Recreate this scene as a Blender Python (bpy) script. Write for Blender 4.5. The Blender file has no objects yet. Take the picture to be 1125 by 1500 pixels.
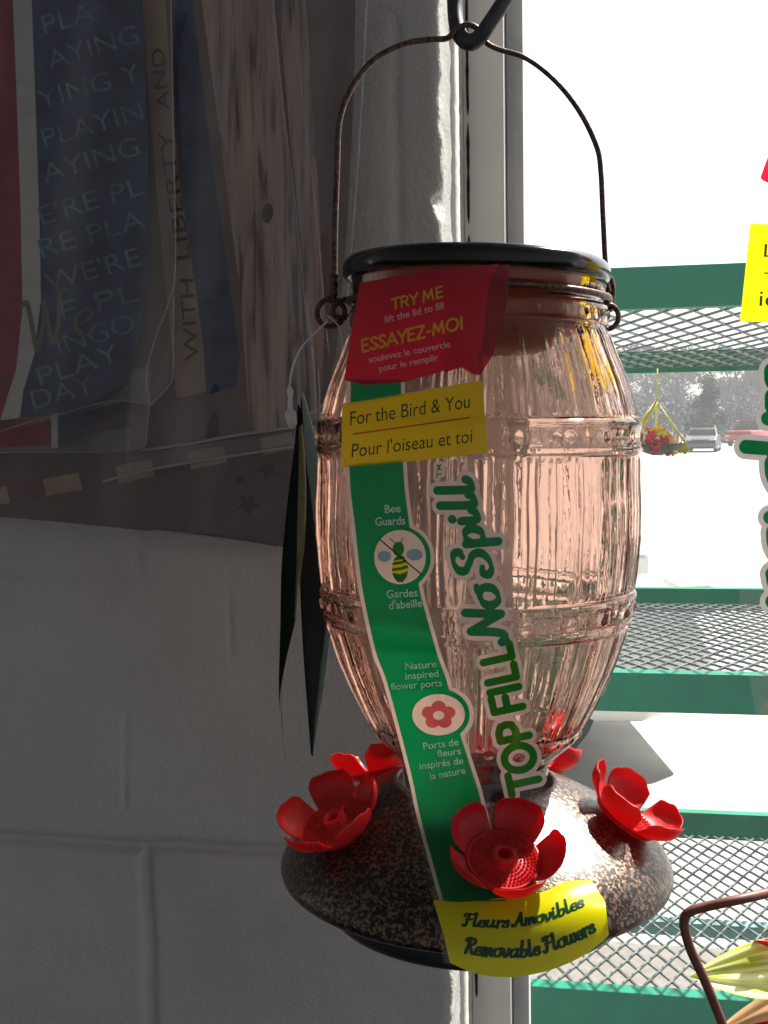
import bpy, math, random
import numpy as np
from mathutils import Vector, Matrix, noise as mnoise

random.seed(7)
rng = np.random.default_rng(7)
scene = bpy.context.scene
COL = scene.collection
PI = math.pi
rad = math.radians

# ------------------------------------------------------------------ camera
F_PX = 1650.0                      # focal length in photo pixels (1125 x 1500)
PITCH, YAW, ROLL = rad(4.16), rad(10.0), rad(0.9)
CAM = Vector((0.0, 0.0, 1.5))
ROT = (Matrix.Rotation(YAW, 3, 'Z') @ Matrix.Rotation(PI / 2 - PITCH, 3, 'X') @ Matrix.Rotation(-ROLL, 3, 'Z'))
cam_d = bpy.data.cameras.new('camera')
cam = bpy.data.objects.new('camera', cam_d)
COL.objects.link(cam)
cam.matrix_world = Matrix.Translation(CAM) @ ROT.to_4x4()
cam_d.sensor_fit = 'VERTICAL'
cam_d.sensor_height = 36.0
cam_d.lens = F_PX / 1500.0 * 36.0
cam_d.clip_start = 0.02
cam_d.clip_end = 2000.0
scene.camera = cam

# ------------------------------------------------------------------ light
SUN_ELEV, SUN_AZ = rad(51), rad(41)          # azimuth from +Y towards +X
world = bpy.data.worlds.new("World")
scene.world = world
world.use_nodes = True
wn, wl = world.node_tree.nodes, world.node_tree.links
wn.clear()
w_out = wn.new('ShaderNodeOutputWorld')
sky = wn.new('ShaderNodeTexSky')
sky.sky_type = 'NISHITA'
sky.sun_disc = False
sky.sun_elevation = SUN_ELEV
sky.sun_rotation = SUN_AZ
sky.dust_density = 3.0
bg_sky = wn.new('ShaderNodeBackground')
bg_sky.inputs['Strength'].default_value = 0.10
hs = wn.new('ShaderNodeHueSaturation'); hs.inputs['Saturation'].default_value = 0.3   # pale glaring sky
wl.new(sky.outputs[0], hs.inputs['Color']); wl.new(hs.outputs[0], bg_sky.inputs['Color'])
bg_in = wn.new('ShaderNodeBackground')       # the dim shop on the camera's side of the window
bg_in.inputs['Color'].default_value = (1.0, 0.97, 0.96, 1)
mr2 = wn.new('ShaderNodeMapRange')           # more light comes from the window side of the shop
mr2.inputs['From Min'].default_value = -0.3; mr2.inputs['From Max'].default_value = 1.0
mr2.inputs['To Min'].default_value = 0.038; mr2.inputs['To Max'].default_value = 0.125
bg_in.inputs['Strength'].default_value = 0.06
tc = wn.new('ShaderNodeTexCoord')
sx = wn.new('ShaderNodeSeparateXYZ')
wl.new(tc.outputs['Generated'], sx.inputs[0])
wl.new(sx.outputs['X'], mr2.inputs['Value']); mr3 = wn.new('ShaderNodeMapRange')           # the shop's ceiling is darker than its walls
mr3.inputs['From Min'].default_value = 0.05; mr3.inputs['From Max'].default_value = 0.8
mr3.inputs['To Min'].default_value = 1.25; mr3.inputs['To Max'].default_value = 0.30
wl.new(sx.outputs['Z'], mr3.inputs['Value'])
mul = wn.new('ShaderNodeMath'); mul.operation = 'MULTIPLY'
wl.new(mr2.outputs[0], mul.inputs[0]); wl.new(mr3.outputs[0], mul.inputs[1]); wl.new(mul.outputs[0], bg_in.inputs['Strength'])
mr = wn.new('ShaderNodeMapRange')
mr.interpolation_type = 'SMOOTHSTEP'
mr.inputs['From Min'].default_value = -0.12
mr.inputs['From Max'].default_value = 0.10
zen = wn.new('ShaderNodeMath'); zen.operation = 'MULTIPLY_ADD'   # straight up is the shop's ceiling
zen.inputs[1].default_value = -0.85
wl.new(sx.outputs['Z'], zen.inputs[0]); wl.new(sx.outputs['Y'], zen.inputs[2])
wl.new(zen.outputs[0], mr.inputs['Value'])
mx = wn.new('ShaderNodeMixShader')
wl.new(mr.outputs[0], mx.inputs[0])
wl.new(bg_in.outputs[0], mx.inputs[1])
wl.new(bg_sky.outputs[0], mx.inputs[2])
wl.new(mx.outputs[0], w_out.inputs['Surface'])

sun_d = bpy.data.lights.new('sun', 'SUN')
sun_d.energy = 5.0
sun_d.angle = rad(0.5)
sun_d.color = (1.0, 0.95, 0.87)
sun = bpy.data.objects.new('sun', sun_d)
COL.objects.link(sun)
SUN_DIR = Vector((math.sin(SUN_AZ) * math.cos(SUN_ELEV), math.cos(SUN_AZ) * math.cos(SUN_ELEV), math.sin(SUN_ELEV)))
sun.rotation_euler = SUN_DIR.to_track_quat('Z', 'Y').to_euler()
sun.location = (1, 2, 4)

scene.view_settings.view_transform = 'Standard'
scene.view_settings.look = 'None'
scene.view_settings.gamma = 1.0
scene.view_settings.use_curve_mapping = False
scene.view_settings.exposure = 1.45
cy = scene.cycles
cy.use_denoising = True
cy.max_bounces = 24
cy.transmission_bounces = 20
cy.glossy_bounces = 8
cy.diffuse_bounces = 5
cy.transparent_max_bounces = 32
cy.sample_clamp_indirect = 8.0
cy.blur_glossy = 0.5

# ------------------------------------------------------------------ projection helpers
RN = np.array(ROT)
CN = np.array(CAM)


def dirs(px, py):
    px = np.asarray(px, float); py = np.asarray(py, float)
    d = np.stack([(px - 562.5) / F_PX, -(py - 750.0) / F_PX, -np.ones_like(px)], -1)
    return d @ RN.T


def P(px, py, depth):
    """world point(s) seen at a photo pixel at a distance along the view axis"""
    return CN + dirs(px, py) * np.asarray(depth, float)[..., None]


def on_y(px, py, Y):
    """world point(s) where the sight line meets the plane y = Y"""
    d = dirs(px, py)
    return CN + d * ((np.asarray(Y, float) - CN[1]) / d[..., 1])[..., None]


def V(a):
    return Vector((float(a[0]), float(a[1]), float(a[2])))


# ------------------------------------------------------------------ object helpers
def mesh_obj(name, verts, faces, mat, parent=None, smooth=True, mats=None, mat_idx=None):
    verts = np.asarray(verts, float)
    off = np.array(parent.matrix_world.translation if parent.parent else parent.location) if parent is not None else np.zeros(3)
    me = bpy.data.meshes.new(name)
    me.from_pydata((verts - off).tolist(), [], [list(map(int, f)) for f in faces])
    for m in (mats or [mat]):
        me.materials.append(m)
    if mat_idx is not None:
        me.polygons.foreach_set('material_index', np.asarray(mat_idx, np.int32))
    if smooth:
        me.polygons.foreach_set('use_smooth', np.ones(len(me.polygons), bool))
    me.update()
    o = bpy.data.objects.new(name, me)
    COL.objects.link(o)
    if parent is not None:
        o.parent = parent
    return o


def tag(o, label=None, cat=None, group=None, kind=None):
    if label: o['label'] = label
    if cat: o['category'] = cat
    if group: o['group'] = group
    if kind: o['kind'] = kind
    return o


def thing(name, loc, label, cat, group=None):
    o = bpy.data.objects.new(name, None)
    o.empty_display_size = 0.02
    o.location = V(loc)
    COL.objects.link(o)
    return tag(o, label, cat, group)


class MB:
    """collects shapes for ONE mesh"""
    def __init__(s):
        s.v = []; s.f = []

    def add(s, verts, faces):
        n = len(s.v)
        s.v.extend([tuple(map(float, v)) for v in verts])
        s.f.extend([[i + n for i in f] for f in faces])

    def box(s, lo, hi):
        x0, y0, z0 = lo; x1, y1, z1 = hi
        s.add([(x0, y0, z0), (x1, y0, z0), (x1, y1, z0), (x0, y1, z0), (x0, y0, z1), (x1, y0, z1), (x1, y1, z1), (x0, y1, z1)],
              [(0, 3, 2, 1), (4, 5, 6, 7), (0, 1, 5, 4), (1, 2, 6, 5), (2, 3, 7, 6), (3, 0, 4, 7)])

    def tube(s, pts, r, n=12, closed=False, caps=True):
        pts = [Vector(p) for p in pts]
        m = len(pts)
        rr = r if hasattr(r, '__len__') else [r] * m
        tang = []
        for i in range(m):
            a = pts[(i - 1) % m] if (closed or i > 0) else pts[i]
            b = pts[(i + 1) % m] if (closed or i < m - 1) else pts[i]
            tang.append((b - a).normalized())
        up = tang[0].orthogonal().normalized()
        vs = []
        for i in range(m):
            t = tang[i]
            up = (up - t * up.dot(t)).normalized()
            sd = t.cross(up)
            for k in range(n):
                a = 2 * PI * k / n
                vs.append(pts[i] + (up * math.cos(a) + sd * math.sin(a)) * rr[i])
        fs = []
        for i in range(m if closed else m - 1):
            j = (i + 1) % m
            for k in range(n):
                k2 = (k + 1) % n
                fs.append((i * n + k, j * n + k, j * n + k2, i * n + k2))
        if caps and not closed:
            fs.append(tuple(range(n))[::1]); fs.append(tuple((m - 1) * n + k for k in range(n))[::-1])
        s.add(vs, fs)

    def build(s, name, mat, parent=None, smooth=True):
        return mesh_obj(name, s.v, s.f, mat, parent, smooth)


def spline(pts, n=8, closed=False):
    pts = [np.array(p, float) for p in pts]
    m = len(pts)
    out = []
    for i in range(m if closed else m - 1):
        p1, p2 = pts[i], pts[(i + 1) % m]
        p0 = pts[(i - 1) % m] if (closed or i > 0) else 2 * p1 - p2
        p3 = pts[(i + 2) % m] if (closed or i + 2 < m) else 2 * p2 - p1
        for k in range(n):
            t = k / n
            out.append(0.5 * ((2 * p1) + (p2 - p0) * t + (2 * p0 - 5 * p1 + 4 * p2 - p3) * t * t + (3 * p1 - p0 - 3 * p2 + p3) * t ** 3))
    if not closed:
        out.append(pts[-1])
    return out


def bevel(o, w, seg=2):
    m = o.modifiers.new('bevel', 'BEVEL'); m.width = w; m.segments = seg; m.limit_method = 'ANGLE'
    return o


# ------------------------------------------------------------------ materials
def new_mat(name):
    m = bpy.data.materials.new(name)
    m.use_nodes = True
    nt = m.node_tree
    nt.nodes.clear()
    out = nt.nodes.new('ShaderNodeOutputMaterial')
    return m, nt, out


def rgba(c):
    return (c[0], c[1], c[2], 1.0)


def principled(name, color, rough=0.5, metal=0.0, vary=0.0, vscale=20.0, bump=0.0, bscale=60.0, bdist=0.001, coat=0.0, spec=0.5, color2=None, detail=4.0, sss=0.0):
    m, nt, out = new_mat(name)
    b = nt.nodes.new('ShaderNodeBsdfPrincipled')
    b.inputs['Base Color'].default_value = rgba(color)
    b.inputs['Roughness'].default_value = rough
    b.inputs['Metallic'].default_value = metal
    b.inputs['Coat Weight'].default_value = coat
    b.inputs['Coat Roughness'].default_value = 0.08
    b.inputs['Specular IOR Level'].default_value = spec
    tcn = nt.nodes.new('ShaderNodeTexCoord')
    if vary > 0 or color2:
        n = nt.nodes.new('ShaderNodeTexNoise')
        n.inputs['Scale'].default_value = vscale
        n.inputs['Detail'].default_value = detail
        nt.links.new(tcn.outputs['Object'], n.inputs['Vector'])
        r = nt.nodes.new('ShaderNodeValToRGB')
        c2 = color2 or tuple(max(0, c * (1 - vary)) for c in color)
        c1 = color if color2 else tuple(min(1, c * (1 + vary)) for c in color)
        r.color_ramp.elements[0].position = 0.35; r.color_ramp.elements[0].color = rgba(c2)
        r.color_ramp.elements[1].position = 0.65; r.color_ramp.elements[1].color = rgba(c1)
        nt.links.new(n.outputs['Fac'], r.inputs[0])
        nt.links.new(r.outputs[0], b.inputs['Base Color'])
    if bump > 0:
        n2 = nt.nodes.new('ShaderNodeTexNoise')
        n2.inputs['Scale'].default_value = bscale
        n2.inputs['Detail'].default_value = 5.0
        nt.links.new(tcn.outputs['Object'], n2.inputs['Vector'])
        bp = nt.nodes.new('ShaderNodeBump')
        bp.inputs['Strength'].default_value = bump
        bp.inputs['Distance'].default_value = bdist
        nt.links.new(n2.outputs['Fac'], bp.inputs['Height'])
        nt.links.new(bp.outputs[0], b.inputs['Normal'])
    nt.links.new(b.outputs[0], out.inputs['Surface'])
    return m


def schlick(nt, f0=0.04, normal=None, gain=1.0):
    """mirror share of a thin sheet, the same from both of its sides"""
    geo = nt.nodes.new('ShaderNodeNewGeometry')
    dt = nt.nodes.new('ShaderNodeVectorMath'); dt.operation = 'DOT_PRODUCT'
    nt.links.new(geo.outputs['Incoming'], dt.inputs[0]); nt.links.new(normal or geo.outputs['Normal'], dt.inputs[1])
    ab = nt.nodes.new('ShaderNodeMath'); ab.operation = 'ABSOLUTE'; nt.links.new(dt.outputs['Value'], ab.inputs[0])
    om = nt.nodes.new('ShaderNodeMath'); om.operation = 'SUBTRACT'; om.inputs[0].default_value = 1.0; om.use_clamp = True; nt.links.new(ab.outputs[0], om.inputs[1])
    pw_ = nt.nodes.new('ShaderNodeMath'); pw_.operation = 'POWER'; pw_.inputs[1].default_value = 5.0; nt.links.new(om.outputs[0], pw_.inputs[0])
    ma = nt.nodes.new('ShaderNodeMath'); ma.operation = 'MULTIPLY_ADD'; ma.inputs[1].default_value = (1 - f0) * gain; ma.inputs[2].default_value = f0
    nt.links.new(pw_.outputs[0], ma.inputs[0])
    return ma.outputs[0]


def sticker_mat(name, color, trans=0.5, gloss=0.06, clear=0.0):
    """thin printed plastic: part of the light passes through it"""
    m, nt, out = new_mat(name)
    d = nt.nodes.new('ShaderNodeBsdfDiffuse'); d.inputs['Color'].default_value = rgba(color)
    t = nt.nodes.new('ShaderNodeBsdfTranslucent'); t.inputs['Color'].default_value = rgba(color)
    mix = nt.nodes.new('ShaderNodeMixShader'); mix.inputs[0].default_value = trans
    nt.links.new(d.outputs[0], mix.inputs[1]); nt.links.new(t.outputs[0], mix.inputs[2])
    last = mix
    if clear > 0:
        tr = nt.nodes.new('ShaderNodeBsdfTransparent'); tr.inputs['Color'].default_value = rgba(tuple(min(1, c * 1.3) for c in color))
        m2 = nt.nodes.new('ShaderNodeMixShader'); m2.inputs[0].default_value = clear
        nt.links.new(mix.outputs[0], m2.inputs[1]); nt.links.new(tr.outputs[0], m2.inputs[2])
        last = m2
    g = nt.nodes.new('ShaderNodeBsdfGlossy'); g.inputs['Roughness'].default_value = 0.15
    m3 = nt.nodes.new('ShaderNodeMixShader')
    nt.links.new(schlick(nt, 0.035, gain=0.7), m3.inputs[0])
    nt.links.new(last.outputs[0], m3.inputs[1]); nt.links.new(g.outputs[0], m3.inputs[2])
    nt.links.new(m3.outputs[0], out.inputs['Surface'])
    return m


def film_mat(name, tint=(1, 1, 1), haze=0.03, rough=0.08, ior=1.45, hazecol=(0.8, 0.8, 0.8), bump=0.0, bscale=12.0):
    """thin clear sheet: lets light straight through, mirrors a little, scatters a little"""
    m, nt, out = new_mat(name)
    tr = nt.nodes.new('ShaderNodeBsdfTransparent'); tr.inputs['Color'].default_value = rgba(tint)
    g = nt.nodes.new('ShaderNodeBsdfGlossy'); g.inputs['Roughness'].default_value = rough
    d = nt.nodes.new('ShaderNodeBsdfTranslucent'); d.inputs['Color'].default_value = rgba(hazecol)
    d2 = nt.nodes.new('ShaderNodeBsdfDiffuse'); d2.inputs['Color'].default_value = rgba(hazecol)
    dm = nt.nodes.new('ShaderNodeMixShader'); dm.inputs[0].default_value = 0.5
    nt.links.new(d.outputs[0], dm.inputs[1]); nt.links.new(d2.outputs[0], dm.inputs[2])
    m1 = nt.nodes.new('ShaderNodeMixShader'); m1.inputs[0].default_value = haze
    nt.links.new(tr.outputs[0], m1.inputs[1]); nt.links.new(dm.outputs[0], m1.inputs[2])
    m2 = nt.nodes.new('ShaderNodeMixShader')
    fsock = schlick(nt, (ior - 1) ** 2 / (ior + 1) ** 2 * 1.8)
    nt.links.new(fsock, m2.inputs[0])
    nt.links.new(m1.outputs[0], m2.inputs[1]); nt.links.new(g.outputs[0], m2.inputs[2])
    if bump:
        tcn = nt.nodes.new('ShaderNodeTexCoord')
        n = nt.nodes.new('ShaderNodeTexNoise'); n.inputs['Scale'].default_value = bscale; n.inputs['Detail'].default_value = 3
        nt.links.new(tcn.outputs['Object'], n.inputs['Vector'])
        bp = nt.nodes.new('ShaderNodeBump'); bp.inputs['Strength'].default_value = bump; bp.inputs['Distance'].default_value = 0.01
        nt.links.new(n.outputs['Fac'], bp.inputs['Height'])
        nt.links.new(bp.outputs[0], g.inputs['Normal'])
    nt.links.new(m2.outputs[0], out.inputs['Surface'])
    return m


def glass_mat():
    m, nt, out = new_mat('pink_glass')
    g = nt.nodes.new('ShaderNodeBsdfRefraction')
    tint = (0.922, 0.818, 0.772)
    g.inputs['Color'].default_value = rgba(tint); g.inputs['IOR'].default_value = 1.24; g.inputs['Roughness'].default_value = 0.0
    gl = nt.nodes.new('ShaderNodeBsdfGlossy'); gl.inputs['Roughness'].default_value = 0.02
    gl.inputs['Color'].default_value = (1, 0.93, 0.9, 1)
    tr = nt.nodes.new('ShaderNodeBsdfTransparent'); tr.inputs['Color'].default_value = rgba(tint)
    fr = nt.nodes.new('ShaderNodeFresnel'); fr.inputs['IOR'].default_value = 1.42
    tcn = nt.nodes.new('ShaderNodeTexCoord')
    mp = nt.nodes.new('ShaderNodeMapping'); mp.inputs['Scale'].default_value = (1, 1, 0.38)
    nt.links.new(tcn.outputs['Object'], mp.inputs[0])
    n = nt.nodes.new('ShaderNodeTexNoise'); n.inputs['Scale'].default_value = 75; n.inputs['Detail'].default_value = 4.0
    nt.links.new(mp.outputs[0], n.inputs['Vector'])
    bp = nt.nodes.new('ShaderNodeBump'); bp.inputs['Strength'].default_value = 0.38; bp.inputs['Distance'].default_value = 0.0014
    nt.links.new(n.outputs['Fac'], bp.inputs['Height'])
    for x in (g, gl, fr):
        nt.links.new(bp.outputs[0], x.inputs['Normal'])
    m0 = nt.nodes.new('ShaderNodeMixShader'); m0.inputs[0].default_value = 0.06
    nt.links.new(g.outputs[0], m0.inputs[1]); nt.links.new(tr.outputs[0], m0.inputs[2])
    m1 = nt.nodes.new('ShaderNodeMixShader')
    nt.links.new(fr.outputs[0], m1.inputs[0]); nt.links.new(m0.outputs[0], m1.inputs[1]); nt.links.new(gl.outputs[0], m1.inputs[2])
    nt.links.new(m1.outputs[0], out.inputs['Surface'])
    return m


def hammered_mat():
    m, nt, out = new_mat('hammered_bronze')
    b = nt.nodes.new('ShaderNodeBsdfPrincipled')
    b.inputs['Metallic'].default_value = 0.95
    b.inputs['Roughness'].default_value = 0.38
    b.inputs['Coat Weight'].default_value = 0.48; b.inputs['Coat Roughness'].default_value = 0.33; b.inputs['Coat IOR'].default_value = 1.6
    tcn = nt.nodes.new('ShaderNodeTexCoord')
    n = nt.nodes.new('ShaderNodeTexNoise'); n.inputs['Scale'].default_value = 540; n.inputs['Detail'].default_value = 2.5; n.inputs['Distortion'].default_value = 0.6
    nt.links.new(tcn.outputs['Object'], n.inputs['Vector'])
    r = nt.nodes.new('ShaderNodeValToRGB')
    r.color_ramp.elements[0].position = 0.48; r.color_ramp.elements[0].color = (0.012, 0.007, 0.0055, 1)
    r.color_ramp.elements[1].position = 0.60; r.color_ramp.elements[1].color = (0.22, 0.14, 0.092, 1)  # tan specks colour in the reflections of the hammered bumps
    nt.links.new(n.outputs['Fac'], r.inputs[0]); nt.links.new(r.outputs[0], b.inputs['Base Color'])
    bp = nt.nodes.new('ShaderNodeBump'); bp.inputs['Strength'].default_value = 0.5; bp.inputs['Distance'].default_value = 0.0006
    nt.links.new(n.outputs['Fac'], bp.inputs['Height'])
    nt.links.new(bp.outputs[0], b.inputs['Normal'])
    nt.links.new(b.outputs[0], out.inputs['Surface'])
    return m


def wood_print_mat():
    m, nt, out = new_mat('wood_print')
    b = nt.nodes.new('ShaderNodeBsdfPrincipled'); b.inputs['Roughness'].default_value = 0.75
    tcn = nt.nodes.new('ShaderNodeTexCoord')
    mp = nt.nodes.new('ShaderNodeMapping'); mp.inputs['Scale'].default_value = (1.0, 0.2, 0.07)
    mp.inputs['Rotation'].default_value = (0, rad(-6), 0)
    nt.links.new(tcn.outputs['Object'], mp.inputs[0])
    n = nt.nodes.new('ShaderNodeTexNoise'); n.inputs['Scale'].default_value = 170; n.inputs['Detail'].default_value = 7; n.inputs['Distortion'].default_value = 0.7
    nt.links.new(mp.outputs[0], n.inputs['Vector'])
    r = nt.nodes.new('ShaderNodeValToRGB')
    r.color_ramp.elements[0].position = 0.36; r.color_ramp.elements[0].color = (0.075, 0.055, 0.048, 1)
    r.color_ramp.elements[1].position = 0.62; r.color_ramp.elements[1].color = (0.38, 0.285, 0.24, 1)
    e = r.color_ramp.elements.new(0.5); e.color = (0.30, 0.225, 0.20, 1)
    nt.links.new(n.outputs['Fac'], r.inputs[0]); nt.links.new(r.outputs[0], b.inputs['Base Color'])
    nt.links.new(b.outputs[0], out.inputs['Surface'])
    return m


M = {}
M['glass'] = glass_mat()
M['hammered'] = hammered_mat()
M['wood'] = wood_print_mat()
M['lid'] = principled('black_gloss_enamel', (0.004, 0.004, 0.005), 0.16, coat=0.15, spec=0.35, bump=0.10, bscale=90, bdist=0.0006)
M['wire'] = principled('rusty_dark_wire', (0.15, 0.085, 0.06), 0.38, metal=0.6, color2=(0.02, 0.014, 0.013), vscale=520, bump=0.5, bscale=380, bdist=0.0008)
M['hook'] = principled('blued_steel', (0.05, 0.05, 0.065), 0.42, metal=0.5, vary=0.25, vscale=150, bump=0.12, bscale=300, bdist=0.0004)
M['tray'] = principled('dark_tray', (0.012, 0.013, 0.02), 0.42, bump=0.2, bscale=500, bdist=0.0004)
M['film'] = film_mat('clear_film', (0.985, 0.985, 0.985), 0.035, 0.06, bump=0.25, bscale=30)
M['bag'] = film_mat('clear_bag', (0.96, 0.96, 0.97), 0.018, 0.13, 1.55, bump=0.6, bscale=13)
M['seam_faint'] = film_mat('bag_crease_glint', (0.93, 0.93, 0.93), 0.16, 0.15, 1.5, hazecol=(0.75, 0.77, 0.78))  # pale scatter draws the highlights along the bag folds
M['seam'] = film_mat('bag_seam_glint', (0.85, 0.85, 0.85), 0.45, 0.15, 1.6, hazecol=(0.75, 0.77, 0.78))  # whitened plastic stands in for glints on the bag seams
M['pane'] = film_mat('glare_veil_glass', (0.97, 0.98, 0.98), 0.022, 0.0, 1.3, hazecol=(0.9, 0.92, 0.95))  # slight scatter added to the pane as a veil imitating lens glare
M['s_red'] = sticker_mat('red_sticker', (0.80, 0.016, 0.055), 0.62)
M['s_red_clear'] = sticker_mat('red_clear_sticker', (0.50, 0.02, 0.04), 0.4, clear=0.55)
M['s_yellow'] = sticker_mat('yellow_sticker', (0.95, 0.79, 0.010), 0.66)
M['s_lime'] = sticker_mat('lime_sticker', (0.96, 0.90, 0.004), 0.5, 0.05)
M['s_green'] = sticker_mat('green_print', (0.003, 0.36, 0.12), 0.66)
M['s_leaf'] = sticker_mat('leaf_green_print', (0.03, 0.33, 0.025), 0.5)
M['s_white'] = sticker_mat('white_print', (0.90, 0.87, 0.83), 0.58)
M['s_grey'] = sticker_mat('grey_white_print', (0.42, 0.41, 0.41), 0.35)
M['ink_white'] = sticker_mat('white_ink', (0.95, 0.95, 0.93), 0.25)
M['ink_dark'] = sticker_mat('dark_green_ink', (0.006, 0.075, 0.03), 0.4)
M['ink_yellow'] = sticker_mat('yellow_ink', (0.85, 0.62, 0.02), 0.45)
M['ink_red'] = sticker_mat('red_ink', (0.65, 0.05, 0.01), 0.4)
M['ink_blue'] = sticker_mat('pale_blue_ink', (0.36, 0.60, 0.78), 0.5)
M['ink_pink'] = sticker_mat('pink_ink', (0.86, 0.22, 0.24), 0.5)


def flower_mat():
    m, nt, out = new_mat('red_flower_plastic')
    b = nt.nodes.new('ShaderNodeBsdfPrincipled'); b.inputs['Base Color'].default_value = (0.62, 0.014, 0.022, 1)
    b.inputs['Roughness'].default_value = 0.36
    t = nt.nodes.new('ShaderNodeBsdfTranslucent'); t.inputs['Color'].default_value = (0.80, 0.018, 0.022, 1)
    mix = nt.nodes.new('ShaderNodeMixShader'); mix.inputs[0].default_value = 0.36
    tcn = nt.nodes.new('ShaderNodeTexCoord')
    n = nt.nodes.new('ShaderNodeTexNoise'); n.inputs['Scale'].default_value = 900
    nt.links.new(tcn.outputs['Object'], n.inputs['Vector'])
    bp = nt.nodes.new('ShaderNodeBump'); bp.inputs['Strength'].default_value = 0.18; bp.inputs['Distance'].default_value = 0.0003
    nt.links.new(n.outputs['Fac'], bp.inputs['Height']); nt.links.new(bp.outputs[0], b.inputs['Normal'])
    nt.links.new(b.outputs[0], mix.inputs[1]); nt.links.new(t.outputs[0], mix.inputs[2])
    nt.links.new(mix.outputs[0], out.inputs['Surface'])
    return m


M['flower'] = flower_mat()


# ------------------------------------------------------------------ 2D shapes -> sheets (signed distance, negative inside)
def poly_sdf(pts):
    A = np.array(pts, float)

    def f(x, y):
        d = np.full(x.shape, 1e9); inside = np.zeros(x.shape, bool)
        n = len(A)
        for i in range(n):
            ax, ay = A[i]; bx, by = A[(i + 1) % n]
            ex, ey = bx - ax, by - ay
            wx, wy = x - ax, y - ay
            t = np.clip((wx * ex + wy * ey) / (ex * ex + ey * ey + 1e-12), 0, 1)
            d = np.minimum(d, (wx - t * ex) ** 2 + (wy - t * ey) ** 2)
            c = ((ay > y) != (by > y))
            xi = ax + (y - ay) / (ey if abs(ey) > 1e-12 else 1e-12) * ex
            inside ^= c & (x < xi)
        d = np.sqrt(d)
        return np.where(inside, -d, d)
    return f


def ell_sdf(cx, cy_, rx, ry=None, ang=0.0):
    ry = ry or rx
    ca, sa = math.cos(ang), math.sin(ang)

    def f(x, y):
        u = (x - cx) * ca + (y - cy_) * sa; v = -(x - cx) * sa + (y - cy_) * ca
        k = np.sqrt((u / rx) ** 2 + (v / ry) ** 2)
        return (k - 1) * min(rx, ry)
    return f


def line_sdf(pts, r):
    A = np.array(pts, float)

    def f(x, y):
        d = np.full(x.shape, 1e9)
        for i in range(len(A) - 1):
            ax, ay = A[i]; ex, ey = A[i + 1] - A[i]
            t = np.clip(((x - ax) * ex + (y - ay) * ey) / (ex * ex + ey * ey + 1e-12), 0, 1)
            d = np.minimum(d, np.hypot(x - ax - t * ex, y - ay - t * ey))
        return d - r
    return f


def union(*fs):
    return lambda x, y: np.minimum.reduce([f(x, y) for f in fs])


def minus(a, b):
    return lambda x, y: np.maximum(a(x, y), -b(x, y))


def inter(a, b):
    return lambda x, y: np.maximum(a(x, y), b(x, y))


def grow(a, r):
    return lambda x, y: a(x, y) - r


def sheet2d(f, box, cell):
    """mesh of the region f<0 in the plane: (points2d, faces)"""
    x0, y0, x1, y1 = box
    nx = max(2, int(math.ceil((x1 - x0) / cell)) + 1); ny = max(2, int(math.ceil((y1 - y0) / cell)) + 1)
    xs = x0 + np.arange(nx) * cell; ys = y0 + np.arange(ny) * cell
    X, Y = np.meshgrid(xs, ys)
    S = f(X, Y)
    S = np.where(np.abs(S) < 1e-6, 1e-6, S)
    ins = S < 0
    pts = []; idx = {}
    gid = -np.ones((ny, nx), int)
    jj, ii = np.nonzero(ins)
    gid[jj, ii] = np.arange(len(jj))
    pts = list(zip(X[jj, ii], Y[jj, ii]))
    faces = []
    c = ins[:-1, :-1].astype(int) + ins[:-1, 1:] + ins[1:, 1:] + ins[1:, :-1]
    fj, fi = np.nonzero(c == 4)
    for j, i in zip(fj, fi):
        faces.append((gid[j, i], gid[j, i + 1], gid[j + 1, i + 1], gid[j + 1, i]))
    ecache = {}

    def cross(j0, i0, j1, i1):
        k = (j0, i0, j1, i1) if (j0, i0) < (j1, i1) else (j1, i1, j0, i0)
        if k not in ecache:
            a, b = S[k[0], k[1]], S[k[2], k[3]]
            t = a / (a - b)
            pts.append((X[k[0], k[1]] * (1 - t) + X[k[2], k[3]] * t, Y[k[0], k[1]] * (1 - t) + Y[k[2], k[3]] * t))
            ecache[k] = len(pts) - 1
        return ecache[k]
    fj, fi = np.nonzero((c > 0) & (c < 4))
    for j, i in zip(fj, fi):
        cor = [(j, i), (j, i + 1), (j + 1, i + 1), (j + 1, i)]
        poly = []
        for a in range(4):
            p, q = cor[a], cor[(a + 1) % 4]
            if ins[p]: poly.append(gid[p])
            if ins[p] != ins[q]: poly.append(cross(*p, *q))
        if len(poly) >= 3: faces.append(tuple(poly))
    return np.array(pts, float).reshape(-1, 2), faces


def flat_mesh(name, f, box, cell, place, mat, parent, layer=0.0):
    p, fc = sheet2d(f, box, cell)
    if len(fc) == 0:
        return None
    return mesh_obj(name, place(p[:, 0], p[:, 1], layer), fc, mat, parent)


def text2d(s, shear=0.0, offset=0.0, spacing=1.0):
    """filled outlines of a line of type: (points, faces), cap height about 0.73"""
    cu = bpy.data.curves.new('type', 'FONT')
    cu.body = s; cu.size = 1.0; cu.shear = shear; cu.offset = offset; cu.space_character = spacing
    cu.resolution_u = 4
    o = bpy.data.objects.new('type', cu)
    COL.objects.link(o)
    dg = bpy.context.evaluated_depsgraph_get()
    me = o.evaluated_get(dg).to_mesh()
    v = np.array([x.co[:2] for x in me.vertices], float)
    fc = [tuple(p.vertices) for p in me.polygons]
    o.evaluated_get(dg).to_mesh_clear()
    bpy.data.objects.remove(o); bpy.data.curves.remove(cu)
    return v, fc


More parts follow.
